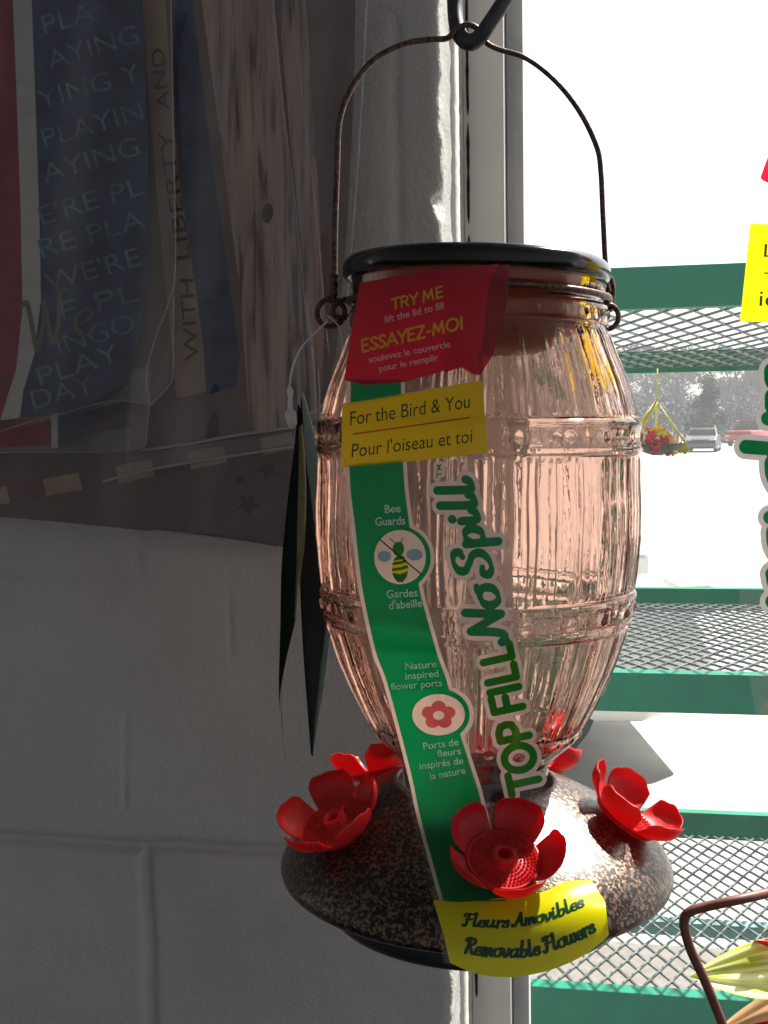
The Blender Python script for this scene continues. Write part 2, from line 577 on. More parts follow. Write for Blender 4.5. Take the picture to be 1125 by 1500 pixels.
def type_on(mb_list, s, a, b, cap, place, layer, shear=0.0, offset=0.0):
    """sets a line of type on the baseline a->b (photo pixels), cap height in pixels; appends to (verts, faces)"""
    v, fc = text2d(s, shear, offset)
    w = v[:, 0].max() - v[:, 0].min()
    a = np.array(a, float); b = np.array(b, float)
    L = np.linalg.norm(b - a); u = (b - a) / L
    n = np.array([u[1], -u[0]])               # up in the image
    X = (v[:, 0] - v[:, 0].min()) / w * L
    Yv = v[:, 1] / 0.727 * cap
    q = a + X[:, None] * u + Yv[:, None] * n
    W = place(q[:, 0], q[:, 1], layer)
    k = len(mb_list[0])
    mb_list[0].extend(W.tolist())
    mb_list[1].extend([tuple(i + k for i in f) for f in fc])


# hand-drawn brush letters (x-height 0.5, capitals 1.0)
GL = {
    'l': ([[(.13, 1.0), (.12, .6), (.12, .14), (.18, .02), (.28, .07), (.33, .17)]], .31),
    'i': ([[(.11, .5), (.11, .14), (.17, .02), (.27, .07), (.32, .17)], [(.15, .74), (.16, .75)]], .30),
    'p': ([[(.13, .52), (.12, .1), (.11, -.36)], [(.13, .36), (.24, .49), (.37, .45), (.42, .26), (.36, .06), (.25, .0), (.14, .07)]], .47),
    'S': ([[(.42, .72), (.52, .78), (.50, .93), (.34, 1.0), (.16, .92), (.13, .74), (.27, .58), (.43, .43), (.46, .2), (.32, .03), (.13, .0), (.01, .12), (.06, .27), (.17, .24)]], .54),
    'N': ([[(-.10, .16), (-.06, .02), (.05, .05), (.11, .3), (.15, .95)], [(.15, .95), (.31, .5), (.47, .03)], [(.47, .03), (.50, .5), (.54, 1.0)]], .60),
    'o': ([[(.24, .5), (.10, .42), (.06, .22), (.14, .03), (.27, .0), (.40, .12), (.42, .34), (.33, .48), (.24, .5)], [(.30, .49), (.40, .55), (.47, .53)]], .45),
    'F': ([[(.24, .92), (.20, .5), (.17, .12), (.08, -.01), (.0, .08)], [(.02, .78), (.06, .92), (.22, .95), (.40, .92), (.56, 1.0)], [(.10, .52), (.28, .50), (.43, .55)]], .47),
    'A': ([[(-.06, .16), (-.02, .02), (.09, .06), (.24, .45), (.40, .98)], [(.40, .98), (.43, .5), (.45, .1), (.52, .01), (.58, .06)], [(.13, .36), (.30, .34), (.46, .36)]], .56),
    'R': ([[(.20, .95), (.17, .5), (.14, .02)], [(.0, .78), (.08, .94), (.30, 1.0), (.47, .86), (.42, .64), (.22, .53)], [(.24, .53), (.36, .28), (.45, .06), (.55, .01), (.61, .10)]], .57),
    'e': ([[(.08, .25), (.26, .27), (.37, .38), (.29, .5), (.15, .46), (.06, .26), (.12, .05), (.26, .0), (.40, .13)]], .39),
    'u': ([[(.10, .5), (.09, .16), (.17, .02), (.28, .06), (.37, .22)], [(.40, .5), (.39, .14), (.45, .02), (.55, .1)]], .53),
    'r': ([[(.12, .5), (.11, .0)], [(.12, .3), (.21, .45), (.32, .51), (.37, .42)]], .36),
    's': ([[(.33, .40), (.26, .5), (.14, .46), (.13, .34), (.28, .22), (.31, .09), (.19, .0), (.05, .05), (.04, .14)]], .36),
    'm': ([[(.11, .5), (.10, .0)], [(.11, .3), (.20, .47), (.29, .46), (.30, .3), (.29, .0)], [(.30, .3), (.40, .47), (.49, .46), (.50, .28), (.49, .12), (.55, .02), (.63, .1)]], .61),
    'v': ([[(.04, .48), (.12, .42), (.16, .1), (.23, .01), (.34, .18), (.39, .40), (.36, .5), (.45, .48)]], .43),
    'b': ([[(.13, 1.0), (.11, .5), (.12, .1), (.21, .0), (.34, .06), (.42, .28), (.35, .46), (.22, .43), (.13, .3)]], .45),
    'a': ([[(.39, .40), (.27, .5), (.12, .42), (.06, .2), (.15, .02), (.28, .06), (.39, .26)], [(.41, .5), (.40, .14), (.46, .02), (.56, .1)]], .53),
    'd': ([[(.39, .40), (.27, .5), (.12, .42), (.06, .2), (.15, .02), (.28, .06), (.39, .26)], [(.42, 1.0), (.40, .14), (.46, .02), (.56, .1)]], .53),
    'D': ([[(.39, .40), (.27, .5), (.12, .42), (.06, .2), (.15, .02), (.28, .06), (.39, .26)], [(.42, .72), (.40, .14), (.46, .02), (.56, .1)]], .53),
    'w': ([[(.08, .5), (.07, .16), (.15, .02), (.26, .06), (.33, .22)], [(.36, .5), (.35, .14), (.43, .02), (.54, .08), (.60, .28), (.57, .5), (.64, .47)]], .64),
    'W': ([[(.0, .9), (.10, .98), (.14, .7), (.18, .1), (.22, .02), (.36, .5), (.42, .9)], [(.42, .9), (.44, .4), (.48, .02), (.62, .4), (.72, .98), (.84, 1.0)]], .85),
    ' ': ([], .22),
}


def script_pts(s, thick=0.085, thin=0.042, slant=0.14):
    out = []; x = 0.0
    for ch in s:
        strokes, adv = GL[ch]
        for st in strokes:
            q = np.array(spline(st, 14))
            d = np.gradient(q, axis=0)
            a = np.abs(d[:, 1]) / (np.hypot(d[:, 0], d[:, 1]) + 1e-9)
            r = thin + (thick - thin) * a ** 1.3
            if len(st) == 2 and abs(st[0][0] - st[1][0]) < .02 and abs(st[0][1] - st[1][1]) < .02:
                r[:] = thick * 0.95
            out.append(np.c_[q[:, 0] + x + q[:, 1] * slant, q[:, 1], r])
        x += adv
    return np.concatenate(out), x


def script_sdf(s, base, cap, thick=0.085, thin=0.042, slant=0.14):
    """brush lettering along a baseline path of photo pixels, stretched to fill it"""
    q, w = script_pts(s, thick, thin, slant)
    b = np.array(spline(base, 20))
    L = np.r_[0, np.cumsum(np.hypot(*np.diff(b, axis=0).T))]
    t = q[:, 0] / w * L[-1]
    bx = np.interp(t, L, b[:, 0]); by = np.interp(t, L, b[:, 1])
    g = np.gradient(b, axis=0); ang = np.arctan2(g[:, 1], g[:, 0])
    an = np.interp(t, L, np.unwrap(ang))
    extra = np.where(t > L[-1], t - L[-1], np.where(t < 0, t, 0))
    px = bx + np.sin(an) * q[:, 1] * cap + np.cos(an) * extra
    py = by - np.cos(an) * q[:, 1] * cap + np.sin(an) * extra
    r = q[:, 2] * cap

    def f(x, y):
        d = np.full(x.shape, 1e9)
        for a, b_, c in zip(px, py, r):
            d = np.minimum(d, np.hypot(x - a, y - b_) - c)
        return d
    m = cap * 0.35
    return f, (px.min() - m, py.min() - m, px.max() + m, py.max() + m)


# ================================================================== THE SETTING
WALL_Y = 0.80
CORNER_X = float(on_y(652, 700, WALL_Y)[0])
REVEAL_Y = WALL_Y + 0.075


def wall_disp(x, z):
    """relief of the painted block wall in metres (towards the room = positive)"""
    d = 0.0
    p = Vector((x * 9, z * 9, 0.0)); d += mnoise.noise(p) * 0.0009
    p = Vector((x * 38, z * 42, 3.0)); d += mnoise.noise(p) * 0.0005
    p = Vector((x * 130, z * 150, 7.0)); d += mnoise.noise(p) * 0.00045
    return d


SCR = [(float(on_y(a, 900, WALL_Y)[0]), float(on_y(a, c, WALL_Y)[2]), float(on_y(a, d, WALL_Y)[2])) for a, c, d in ((340, 845, 965), (178, 1050, 1185), (262, 842, 846))]
J1 = float(on_y(215, 1240, WALL_Y)[2])            # the bed joint seen at the photo's lower left
BLOCK_H, BLOCK_W = 0.203, 0.406
HEADX = float(on_y(219, 1380, WALL_Y)[0])         # the head joint under it


def joints(x, z):
    wob = mnoise.noise(Vector((x * 14, z * 14, 11))) * 0.003
    k = math.floor((z - J1) / BLOCK_H + 0.5)
    dz = abs(z - J1 - k * BLOCK_H + wob)
    row = math.floor((z - J1) / BLOCK_H)
    off = HEADX + (0.0 if row % 2 != 0 else BLOCK_W / 2)
    kx = math.floor((x - off) / BLOCK_W + 0.5)
    dx = abs(x - off - kx * BLOCK_W + wob)
    fade = 1.0 if k == 0 else 0.25
    fx = 1.0 if row == -1 else 0.25
    g = 0.007 * fade * math.exp(-(dz / 0.0042) ** 2)
    g = max(g, 0.007 * fx * math.exp(-(dx / 0.0040) ** 2))
    for (xs_, za, zb) in SCR:                       # trowel marks under the paint
        if zb < z < za:
            g = max(g, 0.0022 * math.exp(-((x - xs_ - 0.1 * (z - za) * .3) / 0.0014) ** 2))
    return -g


def build_wall():
    x_fine0, z0, z1 = -0.56, 0.98, 1.98
    nx, nz = 190, 330
    xs = np.r_[-2.6, -1.6, -0.9, np.linspace(x_fine0, CORNER_X, nx)]
    zs = np.r_[0.0, 0.5, np.linspace(z0, z1, nz), 2.3, 2.8]
    verts, faces = [], []
    nX = len(xs)
    for z in zs:
        jag = 0.0
        if z0 <= z <= z1:
            jag = mnoise.noise(Vector((z * 26, 0.3, 2))) * 0.0024 + mnoise.noise(Vector((z * 95, 0.3, 5))) * 0.0013 + mnoise.noise(Vector((z * 260, 0.3, 5))) * 0.0006
        ch = 0.0
        zc = float(on_y(650, 292, WALL_Y)[2])
        t = (z - zc) / 0.012
        ch = math.exp(-t * t) * 0.008 if t < 0 else math.exp(-(t * 1.9) ** 2) * 0.010
        for x in xs:
            d = 0.0; xx = x
            if x_fine0 <= x and z0 <= z <= z1:
                d = wall_disp(x, z) + joints(x, z)
                e = (CORNER_X - x)
                k = math.exp(-(e / 0.006) ** 2)
                xx = x + (jag - ch) * math.exp(-e / 0.006)
                d -= 0.004 * math.exp(-e / 0.0025)
            verts.append((xx, WALL_Y - d, z))
    for j in range(len(zs) - 1):
        for i in range(nX - 1):
            faces.append((j * nX + i, j * nX + i + 1, (j + 1) * nX + i + 1, (j + 1) * nX + i))
    # return of the wall beside the window
    base = len(verts)
    ys = [0.0, 0.006, 0.016, 0.03, 0.045, 0.06, 0.30]
    for j, z in enumerate(zs):
        ex, ey, _ = verts[j * nX + nX - 1]
        for k, y in enumerate(ys[1:]):
            w = 0.0
            if z0 <= z <= z1 and k < 5:
                w = mnoise.noise(Vector((y * 90, z * 60, 4))) * 0.0015 + mnoise.noise(Vector((y * 200, z * 240, 4))) * 0.0007
            t = min(1.0, y / 0.016)
            verts.append((ex * (1 - t) + CORNER_X * t + w, WALL_Y + y if k else max(ey + 0.003, WALL_Y + y), z))
    nk = len(ys) - 1
    for j in range(len(zs) - 1):
        col = lambda jj, k: jj * nX + nX - 1 if k == 0 else base + jj * nk + k - 1
        for k in range(nk):
            faces.append((col(j, k), col(j, k + 1), col(j + 1, k + 1), col(j + 1, k)))
    m, nt, out = new_mat('painted_block')
    b = nt.nodes.new('ShaderNodeBsdfPrincipled'); b.inputs['Roughness'].default_value = 0.27
    tcn = nt.nodes.new('ShaderNodeTexCoord')
    n = nt.nodes.new('ShaderNodeTexNoise'); n.inputs['Scale'].default_value = 9; n.inputs['Detail'].default_value = 6
    nt.links.new(tcn.outputs['Object'], n.inputs['Vector'])
    r = nt.nodes.new('ShaderNodeValToRGB')
    r.color_ramp.elements[0].position = 0.3; r.color_ramp.elements[0].color = (0.41, 0.41, 0.395, 1)
    r.color_ramp.elements[1].position = 0.7; r.color_ramp.elements[1].color = (0.50, 0.50, 0.48, 1)
    nt.links.new(n.outputs['Fac'], r.inputs[0]); nt.links.new(r.outputs[0], b.inputs['Base Color'])
    n2 = nt.nodes.new('ShaderNodeTexNoise'); n2.inputs['Scale'].default_value = 330; n2.inputs['Detail'].default_value = 4
    n3 = nt.nodes.new('ShaderNodeTexNoise'); n3.inputs['Scale'].default_value = 60; n3.inputs['Detail'].default_value = 3
    nt.links.new(tcn.outputs['Object'], n2.inputs['Vector']); nt.links.new(tcn.outputs['Object'], n3.inputs['Vector'])
    ad = nt.nodes.new('ShaderNodeMath'); ad.operation = 'MULTIPLY_ADD'; ad.inputs[1].default_value = 0.6
    nt.links.new(n3.outputs['Fac'], ad.inputs[0]); nt.links.new(n2.outputs['Fac'], ad.inputs[2])
    bp = nt.nodes.new('ShaderNodeBump'); bp.inputs['Strength'].default_value = 0.7; bp.inputs['Distance'].default_value = 0.0016
    nt.links.new(ad.outputs[0], bp.inputs['Height']); nt.links.new(bp.outputs[0], b.inputs['Normal'])
    nt.links.new(b.outputs[0], out.inputs['Surface'])
    M['wall'] = m
    o = mesh_obj('block_wall', verts, faces, m)
    tag(o, 'grey painted rough block wall with mortar joints and a chipped sunlit edge', 'wall')


build_wall()


# window at the right of the wall: trim, frame, glazing bead, pane
def x_at(px, Y, py=700):
    return float(on_y(px, py, Y)[0])


M['frame'] = principled('white_frame_paint', (0.72, 0.71, 0.68), 0.45, vary=0.05, vscale=14, bump=0.05, bscale=40)
M['bead'] = principled('shade_grey_bead', (0.52, 0.53, 0.54), 0.5, vary=0.12, vscale=30)  # greyer than the frame: shade of the set-back step put into the colour
M['caulk'] = principled('off_white_caulk', (0.74, 0.74, 0.70), 0.6, bump=0.5, bscale=160, bdist=0.001, vary=0.08, vscale=120)
M['crack'] = principled('dark_gap', (0.012, 0.011, 0.012), 0.9)
FY = REVEAL_Y + 0.045
win = thing('window', (x_at(720, FY), FY, 0.0), 'white framed shop window right of the grey block wall', 'window')
Z0, Z1 = 0.0, 2.6
xa, xb, xc = x_at(684, FY), x_at(742.5, FY), x_at(770, FY + 0.02)
b = MB(); b.box((xa, FY, Z0), (xb, FY + 0.055, Z1)); o = bevel(b.build('frame', M['frame'], win, False), 0.0012, 2)
b = MB(); b.box((xb + 0.0005, FY + 0.02, Z0), (xc, FY + 0.05, Z1)); o = bevel(b.build('glazing_bead', M['bead'], win, False), 0.001, 2)
# caulk: a wavy quarter-round in the corner between wall and frame
zs = np.linspace(0.9, 2.1, 260)
v, f = [], []
for j, z in enumerate(zs):
    w = mnoise.noise(Vector((z * 40, 1, 1))) * 0.0010
    w2 = mnoise.noise(Vector((z * 150, 5, 1))) * 0.0005
    xr = x_at(683.5, FY) + w * 0.6
    v += [(CORNER_X - 0.002, REVEAL_Y - 0.012 + w, z), (CORNER_X + 0.0025 + w2, REVEAL_Y - 0.010 + w, z), (CORNER_X + 0.0045 + w2, REVEAL_Y + 0.004 + w, z), (xr - 0.004 + w2, FY - 0.006, z), (xr, FY - 0.001, z), (xr, FY + 0.02, z)]
    if j:
        a = (j - 1) * 6; c = j * 6
        for k in range(5): f.append((a + k, a + k + 1, c + k + 1, c + k))
mesh_obj('caulk', v, f, M['caulk'], win)
# the open crack between caulk and frame: broken dark strips
b = MB()
z = 1.02
while z < 1.98:
    ln = random.uniform(0.05, 0.10)
    n = 14; vs = []
    for k in range(n + 1):
        zz = z + ln * k / n
        wv = 0.0011 + 0.0007 * mnoise.noise(Vector((zz * 90, 2, 2)))
        if k in (0, n): wv = 0.0003
        xm = x_at(690.5, FY) + 0.0006 * mnoise.noise(Vector((zz * 30, 3, 2)))
        vs += [(xm - wv, FY - 0.0008, zz), (xm + wv, FY - 0.0008, zz)]
    b.add(vs, [(2 * k, 2 * k + 1, 2 * k + 3, 2 * k + 2) for k in range(n)])
    z += ln + random.uniform(0.003, 0.010)
b.build('crack', M['crack'], win)
b = MB(); b.add([(xc - 0.01, FY + 0.036, Z0), (3.0, FY + 0.036, Z0), (3.0, FY + 0.036, Z1), (xc - 0.01, FY + 0.036, Z1)], [(0, 1, 2, 3)])
b.build('pane', M['pane'], win, False)

# ground outside
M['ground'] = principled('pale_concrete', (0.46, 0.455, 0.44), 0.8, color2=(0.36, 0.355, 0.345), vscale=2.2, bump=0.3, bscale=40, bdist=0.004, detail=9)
b = MB(); b.add([(-150, FY + 0.06, 0), (150, FY + 0.06, 0), (150, 175, 0), (-150, 175, 0)], [(0, 1, 2, 3)])
tag(b.build('ground', M['ground'], None, False), kind='structure')
M['walk'] = principled('shade_toned_walk', (0.20, 0.18, 0.165), 0.85, vary=0.14, vscale=30, bump=0.4, bscale=120, bdist=0.003)  # base colour darkened to stand in for shade on the walk
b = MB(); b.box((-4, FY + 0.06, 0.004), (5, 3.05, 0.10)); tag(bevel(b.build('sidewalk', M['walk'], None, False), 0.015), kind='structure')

# ================================================================== PLANT RACK OUTSIDE
M['rail'] = principled('green_rail_paint', (0.004, 0.22, 0.13), 0.5, vary=0.14, vscale=9, bump=0.05, bscale=60, spec=0.18)
M['mesh'] = principled('green_grey_mesh_paint', (0.12, 0.155, 0.15), 0.5, vary=0.2, vscale=40)
M['brace'] = principled('pale_blue_green_paint', (0.20, 0.42, 0.42), 0.5, vary=0.15, vscale=15)
rack = thing('plant_rack', (0.6, 1.4, 0.0), 'green metal plant rack with expanded mesh shelves outside the window', 'rack')
RX0, RX1 = -0.45, 1.75


def rail(name, ytop, ybot, depth, px=1000, thick=0.022, mat='rail'):
    Y = float(P(px, ytop, depth)[1])
    zt = float(on_y(px, ytop, Y)[2]); zb = float(on_y(px, ybot, Y)[2])
    b = MB(); b.box((RX0, Y, zb), (RX1, Y + thick, zt))
    # folded lip
    b.box((RX0, Y + thick, zb + 0.001), (RX1, Y + thick + 0.012, zb + 0.004))
    bevel(b.build(name, M[mat], rack, False), 0.002, 2)
    return Y, zt, zb


def mesh_shelf(Ya, za, Yb, zb, sw=0.0275, sd=0.060):
    """expanded metal between the front (Ya) and back (Yb) rail"""
    b = MB()
    ny = int((Yb - Ya) / sd) + 1
    nx = int((RX1 - RX0) / sw) + 1
    wv = 0.0013

    def pt(x, y):
        t = (y - Ya) / (Yb - Ya)
        return (x, y, za + (zb - za) * t)
    for i in range(nx):
        for j in range(ny):
            x = RX0 + i * sw; y = Ya + j * sd
            for (xa_, ya_, xb_, yb_) in ((x, y, x + sw / 2, y + sd / 2), (x + sw / 2, y + sd / 2, x + sw, y), (x, y + sd, x + sw / 2, y + sd / 2), (x + sw / 2, y + sd / 2, x + sw, y + sd)):
                if yb_ > Yb or ya_ > Yb: continue
                p = np.array(pt(xa_, ya_)); q = np.array(pt(xb_, yb_))
                d = q - p; n = np.array([-d[1], d[0], 0]); n /= np.linalg.norm(n)
                n *= wv; h = np.array([0, 0, 0.0016])
                b.add([p - n - h, q - n - h, q + n - h, p + n - h, p - n + h, q - n + h, q + n + h, p + n + h],
                      [(0, 3, 2, 1), (4, 5, 6, 7), (0, 1, 5, 4), (2, 3, 7, 6)])
    b.build('mesh_shelf', M['mesh'], rack, False)


Y1, zt, zb = rail('rail', 388, 450, 1.40); Y1b, zt2, zb2 = rail('rail', 513, 545, 2.35)
mesh_shelf(Y1 + 0.024, zb + 0.012, Y1b - 0.002, zb2 + 0.01, 0.040, 0.105)
Y2, zt, zb = rail('rail', 987, 1045, 1.40); Y2b, zt2, zb2 = rail('rail', 862, 893, 2.25)
mesh_shelf(Y2 + 0.024, zt - 0.006, Y2b - 0.002, zt2 - 0.03)
Y3, zt, zb = rail('rail', 1460, 1530, 1.42); Y3b, zt2, zb2 = rail('rail', 1190, 1228, 2.15)
mesh_shelf(Y3 + 0.024, zt - 0.006, Y3b - 0.002, zb2 + 0.012)
rail('brace', 1352, 1372, 1.75, mat='brace')
for xp in (RX0, RX1):
    for yp in (Y1, Y1b):
        b = MB(); b.box((xp - 0.02, yp - 0.005, 0.0), (xp + 0.02, yp + 0.035, 1.85)); b.build('post', M['rail'], rack, False)

# ================================================================== THE AIR
m, nt, out = new_mat('pale_air')
pv = nt.nodes.new('ShaderNodeVolumePrincipled'); pv.inputs['Color'].default_value = (0.93, 0.96, 1.0, 1); pv.inputs['Density'].default_value = 0.0024  # added air that pales the far trees, in place of lens glare
nt.links.new(pv.outputs[0], out.inputs['Volume'])
b = MB(); b.box((-160, -6, -1.0), (160, 180, 13.0))
tag(b.build('haze', m, None, False), kind='stuff')

# ================================================================== FAR BACKGROUND
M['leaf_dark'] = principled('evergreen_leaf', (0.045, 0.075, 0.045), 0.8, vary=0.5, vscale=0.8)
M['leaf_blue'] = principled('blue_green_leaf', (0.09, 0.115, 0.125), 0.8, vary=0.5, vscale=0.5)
M['leaf_red'] = principled('bare_reddish_twigs', (0.20, 0.10, 0.09), 0.8, vary=0.4, vscale=0.7)
M['bark'] = principled('bark', (0.09, 0.07, 0.055), 0.9)


def tree(name, px, py_base_unused, depth, height, width, mat, label, cat='tree', cone=0.0, n=1500, seed=1, group=None):
    r = np.random.default_rng(seed)
    g = P(px, 650, depth); x, y = float(g[0]), float(g[1])
    root = thing(name, (x, y, 0), label, cat, group)
    mb = MB(); hs = height
    mb.tube([(x, y, 0), (x + .05 * width, y, hs * .35), (x, y, hs * .8)], [width * .05, width * .04, width * .01], 7)
    for k in range(7):
        a = r.uniform(0, 2 * PI); z0 = hs * r.uniform(.2, .6); L = width * r.uniform(.25, .42)
        mb.tube([(x, y, z0), (x + math.cos(a) * L * .5, y + math.sin(a) * L * .5, z0 + L * .3), (x + math.cos(a) * L, y + math.sin(a) * L, z0 + L * .5)], [width * .018, width * .012, width * .004], 5)
    mb.build('trunk', M['bark'], root)
    cb = MB()
    clumps = []
    for k in range(34):
        h = r.uniform(.1, 1) if cone else r.uniform(.28, .97)
        prof = (1 - h) ** .75 * 1.05 + .06 if cone else math.sqrt(max(0.03, 1 - ((h - .6) / .42) ** 2))
        a = r.uniform(0, 2 * PI); q = width * .5 * prof * math.sqrt(r.uniform(.05, 1))
        clumps.append((x + q * math.cos(a), y + q * math.sin(a), h * hs, width * r.uniform(.09, .17)))
    ls = width * .021
    for k in range(n):
        c = clumps[r.integers(len(clumps))]
        d = r.normal(size=3); d = d / np.linalg.norm(d) * c[3] * r.uniform(.3, 1) ** .5
        p = np.array(c[:3]) + d
        if p[2] < .1: continue
        u = r.normal(size=3); u /= np.linalg.norm(u); w = np.cross(u, r.normal(size=3)); w /= np.linalg.norm(w)
        s = ls * r.uniform(.6, 1.4)
        cb.add([p - u * s, p + w * s * .6, p + u * s, p - w * s * .6], [(0, 1, 2, 3)])
    cb.build('crown', M[mat], root, False)


tree('conifer', 1040, 0, 76, 4.6, 3.5, 'leaf_dark', 'dense dark green conifer standing alone beside the parked vehicles', cone=1, n=7000, seed=3)
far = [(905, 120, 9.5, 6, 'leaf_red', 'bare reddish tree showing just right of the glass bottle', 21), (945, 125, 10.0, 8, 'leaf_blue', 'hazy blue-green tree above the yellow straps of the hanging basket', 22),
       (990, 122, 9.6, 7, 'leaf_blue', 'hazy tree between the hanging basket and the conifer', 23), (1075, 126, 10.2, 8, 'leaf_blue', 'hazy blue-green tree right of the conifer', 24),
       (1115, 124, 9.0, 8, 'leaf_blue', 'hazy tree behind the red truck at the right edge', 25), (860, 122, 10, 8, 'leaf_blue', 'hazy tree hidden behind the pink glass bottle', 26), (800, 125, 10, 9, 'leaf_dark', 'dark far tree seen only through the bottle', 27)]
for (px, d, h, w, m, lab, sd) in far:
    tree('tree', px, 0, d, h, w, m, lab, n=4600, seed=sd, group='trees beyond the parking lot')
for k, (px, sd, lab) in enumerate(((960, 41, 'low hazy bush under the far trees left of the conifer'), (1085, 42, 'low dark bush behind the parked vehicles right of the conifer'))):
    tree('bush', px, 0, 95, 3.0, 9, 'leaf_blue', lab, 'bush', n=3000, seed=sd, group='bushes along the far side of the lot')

M['tyre'] = principled('tyre_rubber', (0.02, 0.02, 0.02), 0.8)
M['glasscar'] = principled('dark_car_glass', (0.02, 0.025, 0.03), 0.1)
M['white_paint'] = principled('white_car_paint', (0.80, 0.81, 0.80), 0.25, coat=0.5)
M['red_paint'] = principled('red_truck_paint', (0.55, 0.03, 0.05), 0.3, coat=0.5)
M['dark_paint'] = principled('dark_car_paint', (0.03, 0.035, 0.045), 0.3, coat=0.5)
M['grey_paint'] = principled('silver_car_paint', (0.35, 0.37, 0.40), 0.3, metal=0.3, coat=0.5)
M['lamp'] = principled('lamp_lens', (0.7, 0.7, 0.68), 0.1)


def vehicle(name, loc, rz, L, W, prof, cabin, mat, label, cat, group=None):
    """prof: side outline [(x,z)] of the body, cabin: side outline of the glasshouse, x along the car"""
    root = thing(name, loc, label, cat, group)
    R = Matrix.Rotation(rz, 3, 'Z')

    def tr(p):
        q = R @ Vector(p); return (q[0] + loc[0], q[1] + loc[1], q[2] + loc[2])

    def loft(pr, W_, taper):
        pr = [(a, c) for a, c in pr]
        n = len(pr); v = []; f = []
        zm = max(c for _, c in pr); z0 = min(c for _, c in pr)
        secs = [(-1.0, .93), (-.94, 1.0), (0, 1.0), (.94, 1.0), (1.0, .93)]
        cx = sum(a for a, _ in pr) / n; cz = sum(c for _, c in pr) / n
        for (s, k) in secs:
            for (a, c) in pr:
                wy = s * W_ / 2 * (1 - taper * (c - z0) / max(.01, zm - z0))
                v.append(tr((cx + (a - cx) * k, wy, cz + (c - cz) * k)))
        for s in range(len(secs) - 1):
            for i in range(n):
                j = (i + 1) % n
                f.append((s * n + i, s * n + j, (s + 1) * n + j, (s + 1) * n + i))
        f.append(tuple(range(n))[::-1]); f.append(tuple((len(secs) - 1) * n + i for i in range(n)))
        return v, f
    v, f = loft(prof, W, .04); o = bevel(mesh_obj('body', v, f, M[mat], root, True), .04, 3)
    v, f = loft(cabin, W * .94, .22); bevel(mesh_obj('cabin', v, f, M['glasscar'], root, True), .03, 2)
    zr = max(c for _, c in cabin); xs_ = [a for a, c in cabin if c > zr - .08]
    b = MB(); lo = (min(xs_), -W * .35, zr - .01); hi = (max(xs_), W * .35, zr + .03)
    b.box(lo, hi); b.v = [tr(p) for p in b.v]; bevel(b.build('roof', M[mat], root, False), .02)
    for sx_ in (-.31, .31):
        for sy in (-1, 1):
            b = MB(); cx = L * sx_
            b.tube([(cx, sy * (W / 2 - .2), .33), (cx, sy * (W / 2 - .17), .33), (cx, sy * (W / 2 - .02), .33), (cx, sy * (W / 2 + .01), .33)], [.30, .33, .33, .27], 24)
            b.v = [tr(p) for p in b.v]
            wh = b.build('wheel', M['tyre'], root)
            b = MB(); b.tube([(cx, sy * (W / 2 + .008), .33), (cx, sy * (W / 2 + .018), .33)], [.2, .17], 20); b.v = [tr(p) for p in b.v]
            mesh_obj('rim', b.v, b.f, M['grey_paint'], None).parent = wh
            ob = wh.children[0]; ob.matrix_parent_inverse = Matrix.Identity(4); ob.location = -V(loc)
    for sy in (-1, 1):
        b = MB(); b.box((L / 2 - .16, sy * W * .36 - .16, .66), (L / 2 + .012, sy * W * .36 + .16, .80)); b.v = [tr(p) for p in b.v]
        bevel(b.build('headlight', M['lamp'], root, False), .03)
    return root


car_p = [(-2.2, .28), (-2.25, .6), (-2.15, .92), (-1.6, .97), (.9, .95), (1.75, .84), (2.15, .68), (2.25, .5), (2.22, .28), (1.95, .2), (-1.95, .2)]
car_c = [(-1.75, .93), (-1.2, 1.40), (-.7, 1.47), (.1, 1.44), (1.0, .93)]
truck_p = [(-2.7, .45), (-2.75, 1.05), (-.6, 1.08), (1.3, 1.1), (2.5, 1.05), (2.7, .8), (2.65, .45), (2.3, .38), (-2.4, .38)]
truck_c = [(-.7, 1.05), (-.55, 1.75), (.6, 1.78), (1.35, 1.08)]
van_p = [(-2.6, .35), (-2.65, 2.2), (-2.4, 2.35), (1.2, 2.35), (1.9, 1.25), (2.5, 1.05), (2.6, .6), (2.55, .35), (-2.4, .3)]
van_c = [(1.1, 1.35), (1.0, 2.15), (1.28, 2.2), (1.88, 1.32)]


def spot(px, depth):
    g = P(px, 650, depth); return (float(g[0]), float(g[1]), 0.0)


g = spot(330, 5.7)
vehicle('parked_car', g, rad(10), 4.5, 1.75, car_p, car_c, 'white_paint', 'white parked car whose bumper and shadow show under the middle rail', 'car')
vehicle('pickup_truck', spot(1102, 80), rad(-120), 5.4, 2.0, truck_p, truck_c, 'red_paint', 'red pickup truck far across the lot', 'truck')
vehicle('delivery_van', spot(1090, 100), rad(160), 5.2, 2.0, van_p, van_c, 'white_paint', 'white van parked far behind the red truck', 'van')
vehicle('parked_car', spot(1030, 64), rad(-100), 4.5, 1.75, car_p, car_c, 'dark_paint', 'dark car parked far away in front of the conifer', 'car', 'cars parked far across the lot')
vehicle('parked_car', spot(1062, 95), rad(-70), 4.5, 1.75, car_p, car_c, 'grey_paint', 'silver car parked far away left of the red truck', 'car', 'cars parked far across the lot')
vehicle('parked_car', spot(890, 84), rad(-90), 4.5, 1.75, car_p, car_c, 'dark_paint', 'dark car far away behind the right edge of the bottle', 'car', 'cars parked far across the lot')

